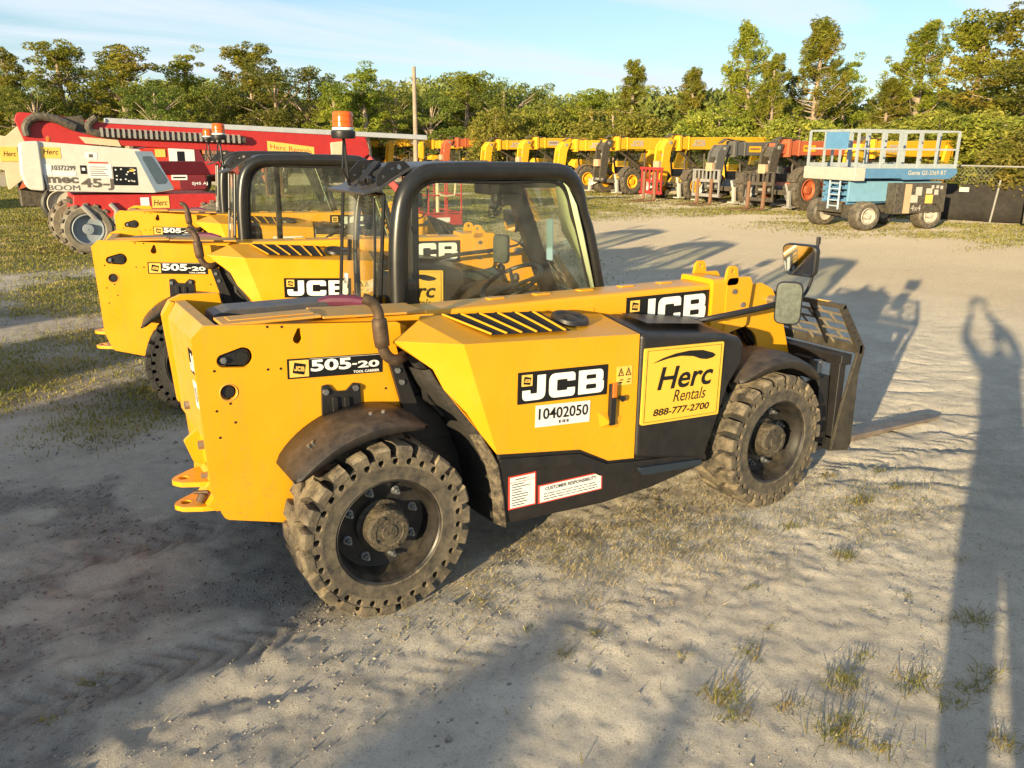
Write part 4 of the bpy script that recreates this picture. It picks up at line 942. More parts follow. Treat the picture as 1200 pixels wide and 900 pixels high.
def build_sj():
    T = thing('boom_lift','long red boom lift with white-topped boom, its red basket low to the ground','boom lift',(0,18.9,0))
    def P(px, py, y=18.9):
        v = Y(px, py, y); return (v.x, v.z)
    # upper boom: tapering outline with hose carrier and white top strip
    o = [P(19,131),P(60,134),P(130,145),P(430,158),P(424,186),P(150,171),P(30,168),P(17,140)]
    bo = G().plate(rounded(o,[.12,.02,.02,.02,.02,.02,.10,.1]), 0, .42).build('boom', B_red, T, .02)
    G().plate([P(124,138),P(500,158.5),P(500,164),P(124,144.5)], -.03, .45).build('boom_top_plate', B_wht if 0 else fc('plate_grey',(.42,.44,.46),dust=.1), bo, .01)
    G().plate([P(66,138),P(96,135),P(104,158),P(88,154)], -.012, .0).build('black_gusset', B_blk, bo)
    G().plate([P(92,160),P(138,164),P(142,172),P(100,168)], -.012, .0).build('cream_gusset', B_cream, bo)
    g = G()
    pts = [P(32,159),P(30,148),P(40,138),P(62,139),P(88,150)]
    g.tube(smooth([(a,-.08,b) for a, b in pts]), .09, 10)
    pts = [P(112,138),P(103,146),P(108,155),P(130,158)]+[P(130+k*13,158+k*.55) for k in range(1,13)]
    g.tube(smooth([(a,-.10,b) for a, b in pts],3), .085, 10)
    for k in range(26):
        a, b = P(118+k*6.4,155+k*.32); g.box(a-.02,a+.03,-.21,-.0,b-.10,b+.10,1)
    g.build('hose_carrier', [B_blk, B_steel], bo)
    a, b = P(313,168), P(368,176); d = Decal((a[0],0,a[1]-.2),(b[0]-a[0],0,b[1]-a[1]+.02),(0,0,.26),(0,-1,0),.006); d.rect(0,0,1,1,M_sy); d.text('Herc Rentals',.06,.3,.94,.75,B_red); d.done('boom_sticker', bo)
    # turret
    yt = .25
    o = rounded([P(155,176),P(190,170),P(232,171),P(243,190),P(244,223),P(172,224),P(160,210)],[.1,.2,.3,.2,.1,.1,.1])
    tu = G().plate(o, yt-.2, yt+1.2).build('turret', fc('turret_red',(.50,.035,.02),dust=.1), T, .06, 4)
    G().plate(rounded([P(205,172),P(232,171.5),P(241,190),P(242,222),P(212,223)],.06), yt-.215, yt-.19).build('turret_hood', fc('dark_red',(.16,.01,.02),dust=.1), tu, .01)
    def rdec(x0,y0,x1,y1):
        a, b = P(x0,y1,18.95), P(x1,y0,18.95); return Decal((a[0],yt-.215,a[1]),(b[0]-a[0],0,0),(0,0,b[1]-a[1]),(0,-1,0),.01)
    d = rdec(199,174,227,197); d.board(M_wht).rect(.32,.1,.62,.85,M_ink).rect(.70,.1,.95,.85,M_wht,2); d.done('control_panel', tu)
    d = rdec(208,196,234,201); d.board(M_wht); d.done('turret_sticker', tu)
    d = rdec(201,205,219,211); d.board(M_wht).rect(.1,.35,.9,.65,M_ink); d.done('turret_number', tu)
    d = rdec(225,213,243,217.5); d.text('SJ45 AJ',0,0,1,1,M_wht,bold=.02); d.done('turret_lettering', tu)
    d = rdec(182,175,193,184); d.board(M_sy); d.done('turret_sticker', tu)
    # chassis, riser
    G().box(.6,3.4,.1,1.6,.45,.85).cyl((2.3,.7,.8),(2.3,.7,1.02),.5,seg=24).build('chassis', B_blk, T, .03)
    G().bar((.0,.65,2.2),(2.6,.65,1.25),.3,.25).build('riser', B_red, T, .02)
    for xx, yy, f in ((.9,.1,-1),(3.1,.1,-1),(.9,1.6,1),(3.1,1.6,1)): bwheel(T, (xx,yy,.45), .45, .34, f, B_wht, rr=.6, lugs=14)
    # boom end, jib and basket
    a = P(426,172)
    G().plate(rounded([P(402,162),P(428,160),P(433,180),P(420,190),P(404,186)],.12), -.06, .5).build('boom_end', B_red, T, .03)
    G().plate(rounded([P(387,167),P(404,165),P(404,184),P(388,182)],.04), -.05, .47).build('boom_bracket', B_cream, T, .02)
    G().bar((a[0],.2,2.0),(8.35,-.5,.62),.16,.18).cyl((a[0]+.1,.2,1.7),(8.3,-.4,.9),.05,seg=8).build('jib', B_red, T, .02)
    bk = part('basket', T, (8.35,-1.65,.10), (0,0,R(-3)))
    g = G(); X1, Y1, Z1 = .95, 1.9, 1.38
    for x_ in (0,.48,X1):
        for y_ in (0,.95,Y1): 
            if x_ in (0,X1) or y_ in (0,Y1): g.tube([(x_,y_,0),(x_,y_,Z1)],.022,6)
    for z in (.32,.78,Z1):
        g.tube([(0,0,z),(X1,0,z),(X1,Y1,z),(0,Y1,z),(0,0,z)],.020,6)
    g.build('basket_rail', B_red, bk)
    G().box(-.03,X1+.03,-.03,Y1+.03,0,.05).box(0,X1,-.03,-.02,.05,.28).box(-.03,-.02,0,Y1,.05,.28).build('basket_floor', B_red, bk, .005)
    G().box(.2,.6,-.035,-.030,.08,.2).build('basket_sticker', M_wht, bk)
    G().tube([(.3,.05,.85),(.35,.0,.78),(.5,.0,.76),(.75,.0,.78),(.8,.05,.95),(.8,.05,1.3)],.03,6).cyl((.28,.05,.3),(.28,.05,1.32),.05,seg=8).build('basket_padding', B_cream, bk)

def build_left_misc():
    T = thing('boom_lift','cream boom lift with a yellow hire plate, at the left edge behind the red boom','boom lift',(0,22.6,0))
    def P(px, py, y=22.6):
        v = Y(px, py, y); return (v.x, v.z)
    h = G().plate(rounded([P(-30,150),P(6,160),P(28,141),P(32,158),P(44,178),P(40,200),P(10,224),P(6,200),P(-30,190)],[.05,.1,.1,.05,.1,.1,.05,.05,.05]), 0, .7).build('boom_head', B_cream, T, .04)
    G().plate([P(22,222),P(30,206),P(48,196),P(48,214)], -.02, .02).build('orange_flag', B_or, T)
    d = Decal((P(1,189)[0],0,P(1,189)[1]),(P(22,189)[0]-P(1,189)[0],0,0),(0,0,P(1,172)[1]-P(1,189)[1]),(0,-1,0),.03); d.board(M_sy).text('Herc',.2,.35,.9,.7,M_ink,shear=.2,bold=.01); d.done('hire_plate', h)
    G().box(-.9,3.6,.6,2.0,.45,1.1).build('chassis', B_blk, T, .04)
    G().box(-3.4,-.4,.1,.6,1.75,2.2).build('boom', B_cream, T, .03)
    for xx in (Y(71,228,23.1).x,3.2):
        bwheel(T, (xx,.55,.52), .52, .36, -1, B_wht, B_tyre if 0 else fc('dark_tyre',(.025,.025,.025),dust=.2), rr=.72, spokes=True); bwheel(T, (xx,2.1,.52), .52, .36, 1, B_wht, rr=.7)
    rough_handler('telehandler','blue telehandler just showing its roof at the far left edge of the yard',-3.0,29.0,B_blue,B_blue,B_blue,2.95,6.0,.6,logo=None,fork=None,block=False,group=None,rz=R(180)) 
    rough_handler('telehandler','small orange telehandler on the grass seen through the middle cab window',8.6,33.5,B_or,B_or,B_or,2.3,5.2,.6,logo=None,block=True,group=None,rz=R(110))
# ------------------------------------------------------------------ noise helpers (numpy)
def _h(ix, iy, seed):
    n = (ix.astype(np.int64)*374761393 + iy.astype(np.int64)*668265263 + seed*1442695041) & 0x7fffffff
    n = ((n ^ (n >> 13))*1274126177) & 0x7fffffff
    return ((n ^ (n >> 16)) & 0xffff)/65535.
def vnoise(x, y, s=0):
    ix = np.floor(x); iy = np.floor(y); fx = x-ix; fy = y-iy; fx = fx*fx*(3-2*fx); fy = fy*fy*(3-2*fy)
    a = _h(ix,iy,s); b = _h(ix+1,iy,s); c = _h(ix,iy+1,s); d = _h(ix+1,iy+1,s)
    return (a*(1-fx)+b*fx)*(1-fy)+(c*(1-fx)+d*fx)*fy
def fbm(x, y, o=4, s=0, g=.5):
    v = 0; a = 1; t = 0
    for i in range(o): v = v+a*vnoise(x*2**i+17*i, y*2**i+31*i, s+i); t += a; a *= g
    return v/t
def sstep(a, b, x): t = np.clip((x-a)/(b-a),0,1); return t*t*(3-2*t)
def grass_mask(x, y):
    """0 bare sand .. 1 grass"""
    n = fbm(x*.55, y*.55, 4, 5)
    left = sstep(3.9, 5.4, y+n*1.6-x*.06)*sstep(8.0, 2.5, x-(y-4)*.45+n*2)
    far = sstep(14, 19, y-.15*x)*sstep(22,12,x-.2*y)
    mid = sstep(3.0,4.0,y+2*n-1)*sstep(1.2,-.6,x)*sstep(.40,.6,n)*.7
    rowg = sstep(.35,.6,fbm(x*.3,y*.6,3,9))*sstep(15.5,20.5,x-.0*y)*.75
    return np.clip(np.maximum.reduce([left*sstep(.22,.50,n), far*sstep(.2,.42,n), mid, rowg]),0,1)
def straw_mask(x, y):
    n = fbm(x*1.3, y*1.3, 4, 21)
    e = np.exp(-(((x-1.35)/.95)**2+((y-.05)/.42)**2))
    e2 = .55*np.exp(-(((x-3.0)/.9)**2+((y+.35-.1*(x-3))/.28)**2))
    return np.clip((e+e2)*1.3*sstep(.3,.55,n+.25*e),0,1)
def height(x, y):
    near = np.exp(-((x-1.5)**2+(y-.5)**2)/140.)
    z = (fbm(x*.35,y*.35,3,1)-.5)*.035 + (fbm(x*1.6,y*1.6,4,2)-.5)*.012
    z = z + (fbm(x*6,y*6,4,3,.6)-.5)*.024*near + (fbm(x*17,y*17,3,4,.6)-.5)*.010*near
    # churned soil on the left
    ch = sstep(.2,-.8,x)*sstep(-1.5,-.2,y)*sstep(3.5,2,y)
    r = 1-np.abs(2*fbm(x*3.1,y*4.0,4,7)-1); z = z+ch*((r-.8)*.030+(fbm(x*9,y*9,3,8)-.5)*.034)*sstep(-.6,.2,y-.72*x-.6+.5)
    # wheel ruts beside the track of the near machine, with chevrons
    for yc, x0, x1, a in ((.15,-6,-.3,1.), (1.40,-6,-.3,.8), (.15,2.9,9,.35), (-.55,-1,5,.18)):
        yw = y-yc-.05*np.sin(x*.9)
        w = np.exp(-(yw/.13)**4)*sstep(x0,x0+.5,x)*sstep(x1,x1-.3,x)*a
        ph = (x+np.abs(yw)*1.1)/.115
        z = z - w*.022 + w*.040*(np.abs((ph % 1)-.5)*2-.5)*sstep(.3,.6,fbm(x*2,y*2,2,13)+.15)
        z = z + a*.010*np.exp(-((np.abs(yw)-.19)/.05)**2)*sstep(x0,x0+.5,x)*sstep(x1,x1-.3,x)
    # washboard ripples ahead of the forks
    rp = sstep(2.6,3.8,x)*sstep(8.5,6,x)*sstep(-1.6,-.6,y)*sstep(4,2.4,y)
    wv = (y*.8+x*.35+.22*fbm(x*1.7,y*1.7,3,17)*3)*9.
    z = z+rp*.022*(np.abs(np.sin(wv))**.6-.5)*sstep(.3,.5,fbm(x*1.1,y*1.1,2,19))
    # keep the wheels on the ground
    for wx, wy in ((0,.15),(2.535,.15),(0,1.4),(2.535,1.4)):
        d = np.exp(-(((x-wx)/.35)**2+((y-wy)/.3)**2)); z = z*(1-d)+d*.004
    return z*np.clip(1.2-np.hypot(x,y)/260,0,1)
def rut_shade_mask(x, y):  # darkens tread grooves by colour, as their relief vanishes in flat light
    m = 0
    for yc, x0, x1, a in ((.15,-6,-.3,1.), (1.40,-6,-.3,.8), (-.55,-1,5,.35), (.15,2.9,9,.3)):
        yw = y-yc-.05*np.sin(x*.9); w = np.exp(-(yw/.15)**4)*sstep(x0,x0+.5,x)*sstep(x1,x1-.3,x)*a
        ph = (x+np.abs(yw)*1.1)/.115; m = np.maximum(m, w*(.35+.65*sstep(.25,.0,np.abs((ph % 1)-.5)*1.0)))
    return m
def axis_lines(a0, a1, step, lo, hi, grow=1.06):
    c = list(np.arange(a0, a1+step/2, step)); s = step; v = c[-1]
    while v < hi: s = min(s*grow, 40); v += s; c.append(v)
    s = step; v = c[0]; l = []
    while v > lo: s = min(s*grow, 40); v -= s; l.append(v)
    return np.array(l[::-1]+c)
def ground_material():
    m = bpy.data.materials.new('sandy_ground'); m.use_nodes = True; nt = m.node_tree; N, L = nt.nodes, nt.links
    b = N['Principled BSDF']; b.inputs['Roughness'].default_value = .95; b.inputs['Specular IOR Level'].default_value = .10; b.inputs['Diffuse Roughness'].default_value = 1.0
    g = N.new('ShaderNodeNewGeometry')
    def noise(sc_, det=6, ro=.6, st=None):
        n = N.new('ShaderNodeTexNoise'); n.inputs['Scale'].default_value = sc_; n.inputs['Detail'].default_value = det; n.inputs['Roughness'].default_value = ro
        if st:
            mp = N.new('ShaderNodeMapping'); mp.inputs['Scale'].default_value = st; L.new(g.outputs['Position'], mp.inputs[0]); L.new(mp.outputs[0], n.inputs['Vector'])
        else: L.new(g.outputs['Position'], n.inputs['Vector'])
        return n
    def ramp(src, a, b_, lo=0, hi=1):
        r = N.new('ShaderNodeMapRange'); r.inputs[1].default_value = a; r.inputs[2].default_value = b_; r.inputs[3].default_value = lo; r.inputs[4].default_value = hi; L.new(src, r.inputs[0]); return r.outputs[0]
    def mix(f, a, c, bt='MIX'):
        x = N.new('ShaderNodeMix'); x.data_type = 'RGBA'; x.blend_type = bt
        if isinstance(f, float): x.inputs[0].default_value = f
        else: L.new(f, x.inputs[0])
        for i, q in ((6,a),(7,c)):
            if isinstance(q, tuple): x.inputs[i].default_value = (*q,1)
            else: L.new(q, x.inputs[i])
        return x.outputs[2]
    n1 = noise(.55,8,.62); n2 = noise(4,9,.7); n3 = noise(38,6,.75); n4 = noise(.12,4)
    col = mix(ramp(n1.outputs['Fac'],.35,.68), (.62,.56,.455), (.82,.75,.62))
    col = mix(ramp(n2.outputs['Fac'],.45,.75,0,.55), col, (.44,.385,.31))
    col = mix(ramp(n3.outputs['Fac'],.50,.80,0,.5), col, (.72,.68,.60))
    a = N.new('ShaderNodeAttribute'); a.attribute_name = 'soil'; s = N.new('ShaderNodeSeparateColor'); L.new(a.outputs['Color'], s.inputs[0])
    dk = N.new('ShaderNodeMath'); dk.operation = 'MULTIPLY'; L.new(s.outputs[0], dk.inputs[0]); L.new(ramp(n2.outputs['Fac'],.3,.6,.5,1), dk.inputs[1])
    col = mix(dk.outputs[0], col, (.30,.275,.245))
    col = mix(s.outputs[1], col, (.24,.20,.09))
    col = mix(s.outputs[2], col, (.52,.42,.28))
    n5 = noise(130,5,.8); n6 = noise(26,6,.75)
    col = mix(ramp(n5.outputs['Fac'],.54,.68,0,.75), col, (.20,.175,.15))
    col = mix(ramp(n6.outputs['Fac'],.56,.68,0,.6), col, (.235,.205,.175))
    col = mix(ramp(n5.outputs['Fac'],.46,.30,0,.5), col, (.80,.77,.70))
    # pebbles and chips
    v = N.new('ShaderNodeTexVoronoi'); v.inputs['Scale'].default_value = 42; L.new(g.outputs['Position'], v.inputs['Vector'])
    pm = N.new('ShaderNodeMath'); pm.operation = 'MULTIPLY'; L.new(ramp(v.outputs['Distance'],.16,.10), pm.inputs[0]); L.new(ramp(noise(1.4,3).outputs['Fac'],.5,.66), pm.inputs[1])
    col = mix(pm.outputs[0], col, (.60,.57,.50))
    L.new(col, b.inputs['Base Color'])
    bp = N.new('ShaderNodeBump'); bp.inputs['Strength'].default_value = 1.0; bp.inputs['Distance'].default_value = .03
    s1 = N.new('ShaderNodeMath'); s1.operation = 'MULTIPLY_ADD'; s1.inputs[1].default_value = .75; L.new(noise(52,7,.8).outputs['Fac'], s1.inputs[0])
    s0 = N.new('ShaderNodeMath'); s0.operation = 'MULTIPLY_ADD'; s0.inputs[1].default_value = .5; L.new(noise(150,4,.8).outputs['Fac'], s0.inputs[0])
    sb = N.new('ShaderNodeMath'); sb.operation = 'MULTIPLY'; sb.inputs[1].default_value = .7; L.new(noise(11,8,.75).outputs['Fac'], sb.inputs[0]); L.new(sb.outputs[0], s0.inputs[2]); L.new(s0.outputs[0], s1.inputs[2])
    s2 = N.new('ShaderNodeMath'); s2.operation = 'MULTIPLY_ADD'; s2.inputs[1].default_value = .25; L.new(pm.outputs[0], s2.inputs[0]); L.new(s1.outputs[0], s2.inputs[2])
    L.new(s2.outputs[0], bp.inputs['Height']); L.new(bp.outputs[0], b.inputs['Normal'])
    return m
def np_mesh(name, v, faces4=None, tri=None, mat_=None, smooth=False):
    me = bpy.data.meshes.new(name); v = np.asarray(v, np.float32); me.vertices.add(len(v)); me.vertices.foreach_set('co', v.ravel())
    idx = []; tot = []
    if faces4 is not None and len(faces4): idx.append(np.asarray(faces4).ravel()); tot += [4]*len(faces4)
    if tri is not None and len(tri): idx.append(np.asarray(tri).ravel()); tot += [3]*len(tri)
    idx = np.concatenate(idx).astype(np.int32); tot = np.array(tot, np.int32)
    me.loops.add(len(idx)); me.loops.foreach_set('vertex_index', idx); me.polygons.add(len(tot))
    st = np.concatenate([[0], np.cumsum(tot)[:-1]]).astype(np.int32); me.polygons.foreach_set('loop_start', st)
    try: me.polygons.foreach_set('loop_total', tot)
    except Exception: pass
    if smooth: me.polygons.foreach_set('use_smooth', np.ones(len(tot), bool))
    if mat_: me.materials.append(mat_)
    me.update(calc_edges=True); me.validate(); return me
def build_ground():
    xs = axis_lines(-2.6, 7.0, .022, -420, 520, 1.035); ys = axis_lines(-2.6, 4.5, .022, -420, 620, 1.035)
    X, Y_ = np.meshgrid(xs, ys); Z = height(X, Y_); nx, ny = len(xs), len(ys)
    v = np.stack([X.ravel(), Y_.ravel(), Z.ravel()], -1)
    i = np.arange(nx-1)[None,:]+np.arange(ny-1)[:,None]*nx; f = np.stack([i, i+1, i+1+nx, i+nx], -1).reshape(-1,4)
    me = np_mesh('ground', v, f, None, ground_material(), True)
    at = me.attributes.new('soil', 'FLOAT_COLOR', 'POINT')
    x, y = v[:,0].astype(float), v[:,1].astype(float)
    n = fbm(x*.7,y*.7,4,33)
    churn = sstep(.5,-.5,x+n-.5)*sstep(-1.2,-.2,y+n-.5)*sstep(3.8,2.4,y)
    c = np.zeros((len(v),4), np.float32); c[:,0] = np.clip(churn*(.35+.65*sstep(.4,.6,fbm(x*2.6,y*3.4,4,61)))+rut_shade_mask(x,y)*.9+.5*sstep(3.5,5,y)*sstep(3,0,x),0,1); c[:,1] = grass_mask(x,y)*.75; c[:,2] = sstep(8,14,x+.3*y)*.75; c[:,3] = 1
    at.data.foreach_set('color', c.ravel())
    o = bpy.data.objects.new('ground', me); COL.objects.link(o); o['kind'] = 'structure'; print('ground verts', len(v))

def blades(n, X, Y_, hgt, wid, lean=.5):
    """n grass blades as bent three-point strips"""
    Z = height(X, Y_)-.004
    a = RNG.uniform(0, 2*np.pi, n); l = RNG.uniform(.2, 1, n)*lean; b = RNG.uniform(0, 2*np.pi, n)
    dx, dy = np.cos(a), np.sin(a); wx, wy = np.cos(b)*wid/2, np.sin(b)*wid/2
    base = np.stack([X,Y_,Z],-1)
    w = np.stack([wx,wy,0*wx],-1)
    mid = base+np.stack([dx*hgt*l*.35, dy*hgt*l*.35, hgt*.6],-1); tip = base+np.stack([dx*hgt*l, dy*hgt*l, hgt*(1-.35*l)],-1)
    v = np.stack([base-w, base+w, mid+w*.7, mid-w*.7, tip],1).reshape(-1,3); k = np.arange(n)*5
    return v, np.stack([k,k+1,k+2,k+3],-1), np.stack([k+3,k+2,k+4],-1)
def leafmat(name, c1, c2, c3, sc_=1.2, trans=.35, objvar=True):
    m = bpy.data.materials.new(name); m.use_nodes = True; nt = m.node_tree; N, L = nt.nodes, nt.links
    b = N['Principled BSDF']; b.inputs['Roughness'].default_value = .6; b.inputs['Specular IOR Level'].default_value = .25
    g = N.new('ShaderNodeNewGeometry'); n = N.new('ShaderNodeTexNoise'); n.inputs['Scale'].default_value = sc_; n.inputs['Detail'].default_value = 5; n.inputs['Roughness'].default_value = .7
    L.new(g.outputs['Position'], n.inputs['Vector'])
    r = N.new('ShaderNodeValToRGB'); e = r.color_ramp.elements; e[0].position = .32; e[0].color = (*c1,1); e[1].position = .68; e[1].color = (*c3,1); q = e.new(.5); q.color = (*c2,1)
    L.new(n.outputs['Fac'], r.inputs[0])
    ri = N.new('ShaderNodeMapRange'); ri.inputs[3].default_value = .65; ri.inputs[4].default_value = 1.35; L.new(g.outputs['Random Per Island'], ri.inputs[0])
    mx = N.new('ShaderNodeMix'); mx.data_type = 'RGBA'; mx.blend_type = 'MULTIPLY'; mx.inputs[0].default_value = 1; L.new(r.outputs[0], mx.inputs[6]); L.new(ri.outputs[0], mx.inputs[7])
    out = mx.outputs[2]
    if objvar:
        oi = N.new('ShaderNodeObjectInfo'); hs = N.new('ShaderNodeHueSaturation'); a = N.new('ShaderNodeMapRange'); a.inputs[3].default_value = .475; a.inputs[4].default_value = .515; L.new(oi.outputs['Random'], a.inputs[0]); L.new(a.outputs[0], hs.inputs['Hue'])
        a2 = N.new('ShaderNodeMapRange'); a2.inputs[3].default_value = .75; a2.inputs[4].default_value = 1.25; L.new(oi.outputs['Random'], a2.inputs[0]); L.new(a2.outputs[0], hs.inputs['Value']); L.new(out, hs.inputs['Color']); out = hs.outputs[0]
    L.new(out, b.inputs['Base Color'])
    t = N.new('ShaderNodeBsdfTranslucent'); L.new(out, t.inputs[0]); ms = N.new('ShaderNodeMixShader'); ms.inputs[0].default_value = trans
    L.new(b.outputs[0], ms.inputs[1]); L.new(t.outputs[0], ms.inputs[2]); L.new(ms.outputs[0], N['Material Output'].inputs[0]); return m
def stuff(name, v, f4, f3, m, label, cat):
    me = np_mesh(name, v, f4, f3, m); o = bpy.data.objects.new(name, me); COL.objects.link(o); tag(o, label, cat, kind='stuff'); return o
def build_grass():
    GM = leafmat('grass_green', (.12,.14,.02), (.27,.25,.05), (.48,.38,.14), 1.6, .35, False)
    SM = leafmat('straw', (.48,.36,.14), (.62,.50,.24), (.30,.27,.07), 5., .25, False)
    # field to the left and under the background machines
    n = 900000; th = RNG.uniform(R(20), R(106), n); d = 5+44*RNG.uniform(0,1,n)**1.25
    X = CAM.x+d*np.cos(th); Y_ = CAM.y+d*np.sin(th); k = RNG.uniform(0,1,n) < grass_mask(X,Y_)**1.2; X, Y_, d = X[k], Y_[k], d[k]; n = len(X)
    v, a, b = blades(n, X, Y_, RNG.uniform(.012,.05,n)*(1+d*.012), .003+.0009*d, 1.3); print('grass', n)
    stuff('grass', v, a, b, GM, 'short patchy green and yellow grass over the sandy yard', 'grass')
    n = 110000; X = RNG.uniform(-.3,4.6,n); Y_ = RNG.uniform(-1.2,1.4,n); k = RNG.uniform(0,1,n) < straw_mask(X,Y_)*.55; X, Y_ = X[k], Y_[k]; n = len(X)
    v, a, b = blades(n, X, Y_, RNG.uniform(.008,.045,n), .0034, 3.6); print('straw', n)
    stuff('dry_grass', v, a, b, SM, 'dry flattened straw-coloured grass beneath the near telehandler', 'dry grass')
    # weed tufts in the foreground sand
    spots = [(1140,728,1.3,70),(1158,790,1.0,50),(845,815,1.3,90),(880,768,.9,50),(990,800,1.2,90),(1075,800,1.2,70),(985,858,1.4,120),(1115,825,.8,40),(925,828,.9,40),(1010,770,.7,30),(660,768,.7,30),(1010,590,1.2,90),(1050,575,.8,40),(990,655,1.0,70),(925,620,.9,50),(1140,808,.9,50),(860,838,.9,50),(110,792,.8,40),(700,742,.6,30),(800,772,.5,24),(1060,700,.5,20),(905,735,.5,20),(970,560,.8,50),(1030,555,.7,30),(560,705,.5,20),(620,735,.5,24),(1175,870,.9,50),(1035,880,.8,40),(1125,658,.5,24),(390,610,.5,20),(60,845,.6,30),(880,690,.5,26)]
    XX, YY, HH = [], [], []
    for px, py, s, c in spots:
        p = survey(px, py, 2, 0); c = int(c*1.3)
        XX.append(p.x+RNG.normal(0,.045*s,c)); YY.append(p.y+RNG.normal(0,.030*s,c)); HH.append(RNG.uniform(.012,.058,c)*s)
    # thin scatter of small sprigs
    c = 2600; px = RNG.uniform(-1.5,6.5,c); py = RNG.uniform(-2.4,3,c); kk = fbm(px*1.5,py*1.5,3,41) > .58; XX.append(px[kk]); YY.append(py[kk]); HH.append(RNG.uniform(.01,.04,kk.sum()))
    X = np.concatenate(XX); Y_ = np.concatenate(YY); H = np.concatenate(HH)
    v, a, b = blades(len(X), X, Y_, H, .0042, 2.6)
    stuff('weeds', v, a, b, leafmat('weed_leaf', (.11,.14,.02), (.28,.25,.05), (.36,.22,.09), 9., .3, False), 'scattered small weed tufts growing in the foreground sand', 'weeds')
    # scattered dry stalks lying about
    c = 5200; X = RNG.uniform(-1.8,6.8,c); Y_ = RNG.uniform(-2.4,3.2,c); k = fbm(X*1.1,Y_*1.1,3,43) > .52; X, Y_ = X[k], Y_[k]
    v, a, b = blades(len(X), X, Y_, RNG.uniform(.01,.035,len(X)), .0028, 4.5)
    stuff('dry_stalks', v, a, b, SM, 'thin dry stalks lying scattered over the sand', 'dry grass')
    n = 16000; X = RNG.uniform(-3.2,.9,n); Y_ = RNG.uniform(-1.6,3.6,n); ch = sstep(.6,-.4,X)*sstep(-1.3,-.3,Y_-.6*X-.1)*sstep(3.8,2.4,Y_); k = RNG.uniform(0,1,n) < ch*sstep(.42,.62,fbm(X*2.6,Y_*3.4,4,61))*.9+.01; X, Y_ = X[k], Y_[k]; n = len(X)
    r = RNG.uniform(.003,.011,n)*np.where(RNG.uniform(0,1,n) > .95, 2.0, 1); Z = height(X,Y_)+r*.15
    oc = np.array([(1,0,0),(.3,.95,0),(-.8,.6,0),(-.8,-.6,0),(.3,-.95,0),(0,0,.8),(0,0,-.6)]); v = np.stack([X,Y_,Z],-1)[:,None,:]+oc[None]*r[:,None,None]*RNG.uniform(.55,1.4,(n,7,1))
    f = np.array([(0,1,5),(1,2,5),(2,3,5),(3,4,5),(4,0,5),(1,0,6),(2,1,6),(3,2,6),(4,3,6),(0,4,6)]); tri = (f[None]+np.arange(n)[:,None,None]*7).reshape(-1,3)
    stuff('soil_crumbs', v.reshape(-1,3), None, tri, mat('soil_crumb', (.24,.21,.18), .95, var=.5, vs=20), 'dark crumbs of churned soil behind the near telehandler', 'soil crumbs')
    # pebbles and clods
    n = 30000; X = RNG.uniform(-2.4,6.5,n); Y_ = RNG.uniform(-2.6,3.4,n); k = RNG.uniform(0,1,n) < sstep(.42,.66,fbm(X*1.2,Y_*1.2,4,51))*.9+.06; X, Y_ = X[k], Y_[k]; n = len(X)
    r = RNG.uniform(.0018,.0055,n)*np.where(RNG.uniform(0,1,n) > .96, 2.2, 1); Z = height(X,Y_)+r*.3
    oct_ = np.array([(1,0,0),(0,1,0),(-1,0,0),(0,-1,0),(0,0,.7),(0,0,-.7)]); v = np.stack([X,Y_,Z],-1)[:,None,:]+oct_[None]*r[:,None,None]*RNG.uniform(.6,1.3,(n,6,1))
    f = np.array([(0,1,4),(1,2,4),(2,3,4),(3,0,4),(1,0,5),(2,1,5),(3,2,5),(0,3,5)]); tri = (f[None]+np.arange(n)[:,None,None]*6).reshape(-1,3)
    stuff('pebbles', v.reshape(-1,3), None, tri, mat('pebble', (.38,.34,.28), .9, var=.5, vs=30), 'pale pebbles, shell chips and crumbs strewn over the sand', 'pebbles')

# ------------------------------------------------------------------ trees
BARK = mat('bark', (.34,.26,.19), .9, var=.35, vs=3, bump=.6, bs=12)
LF_P = leafmat('pine_needles', (.12,.16,.02), (.26,.28,.03), (.42,.37,.05), .5, .45)
LF_O = leafmat('oak_leaves', (.08,.115,.02), (.16,.19,.03), (.28,.27,.045), .35, .4)
LF_B = leafmat('bush_leaves', (.16,.20,.03), (.30,.31,.045), (.44,.38,.07), .9, .45)
def leaf_quads(P, s, el=1.):
    n = len(P); a = RNG.normal(size=(n,3)); a /= np.linalg.norm(a,axis=1)[:,None]; b = np.cross(a, RNG.normal(size=(n,3))); b /= np.linalg.norm(b,axis=1)[:,None]
    s = s*RNG.uniform(.6,1.3,(n,1)); v = np.stack([P-a*s*el, P+b*s*.5, P+a*s*el, P-b*s*.5],1).reshape(-1,3); k = np.arange(n)*4
    return v, np.stack([k,k+1,k+2,k+3],-1)
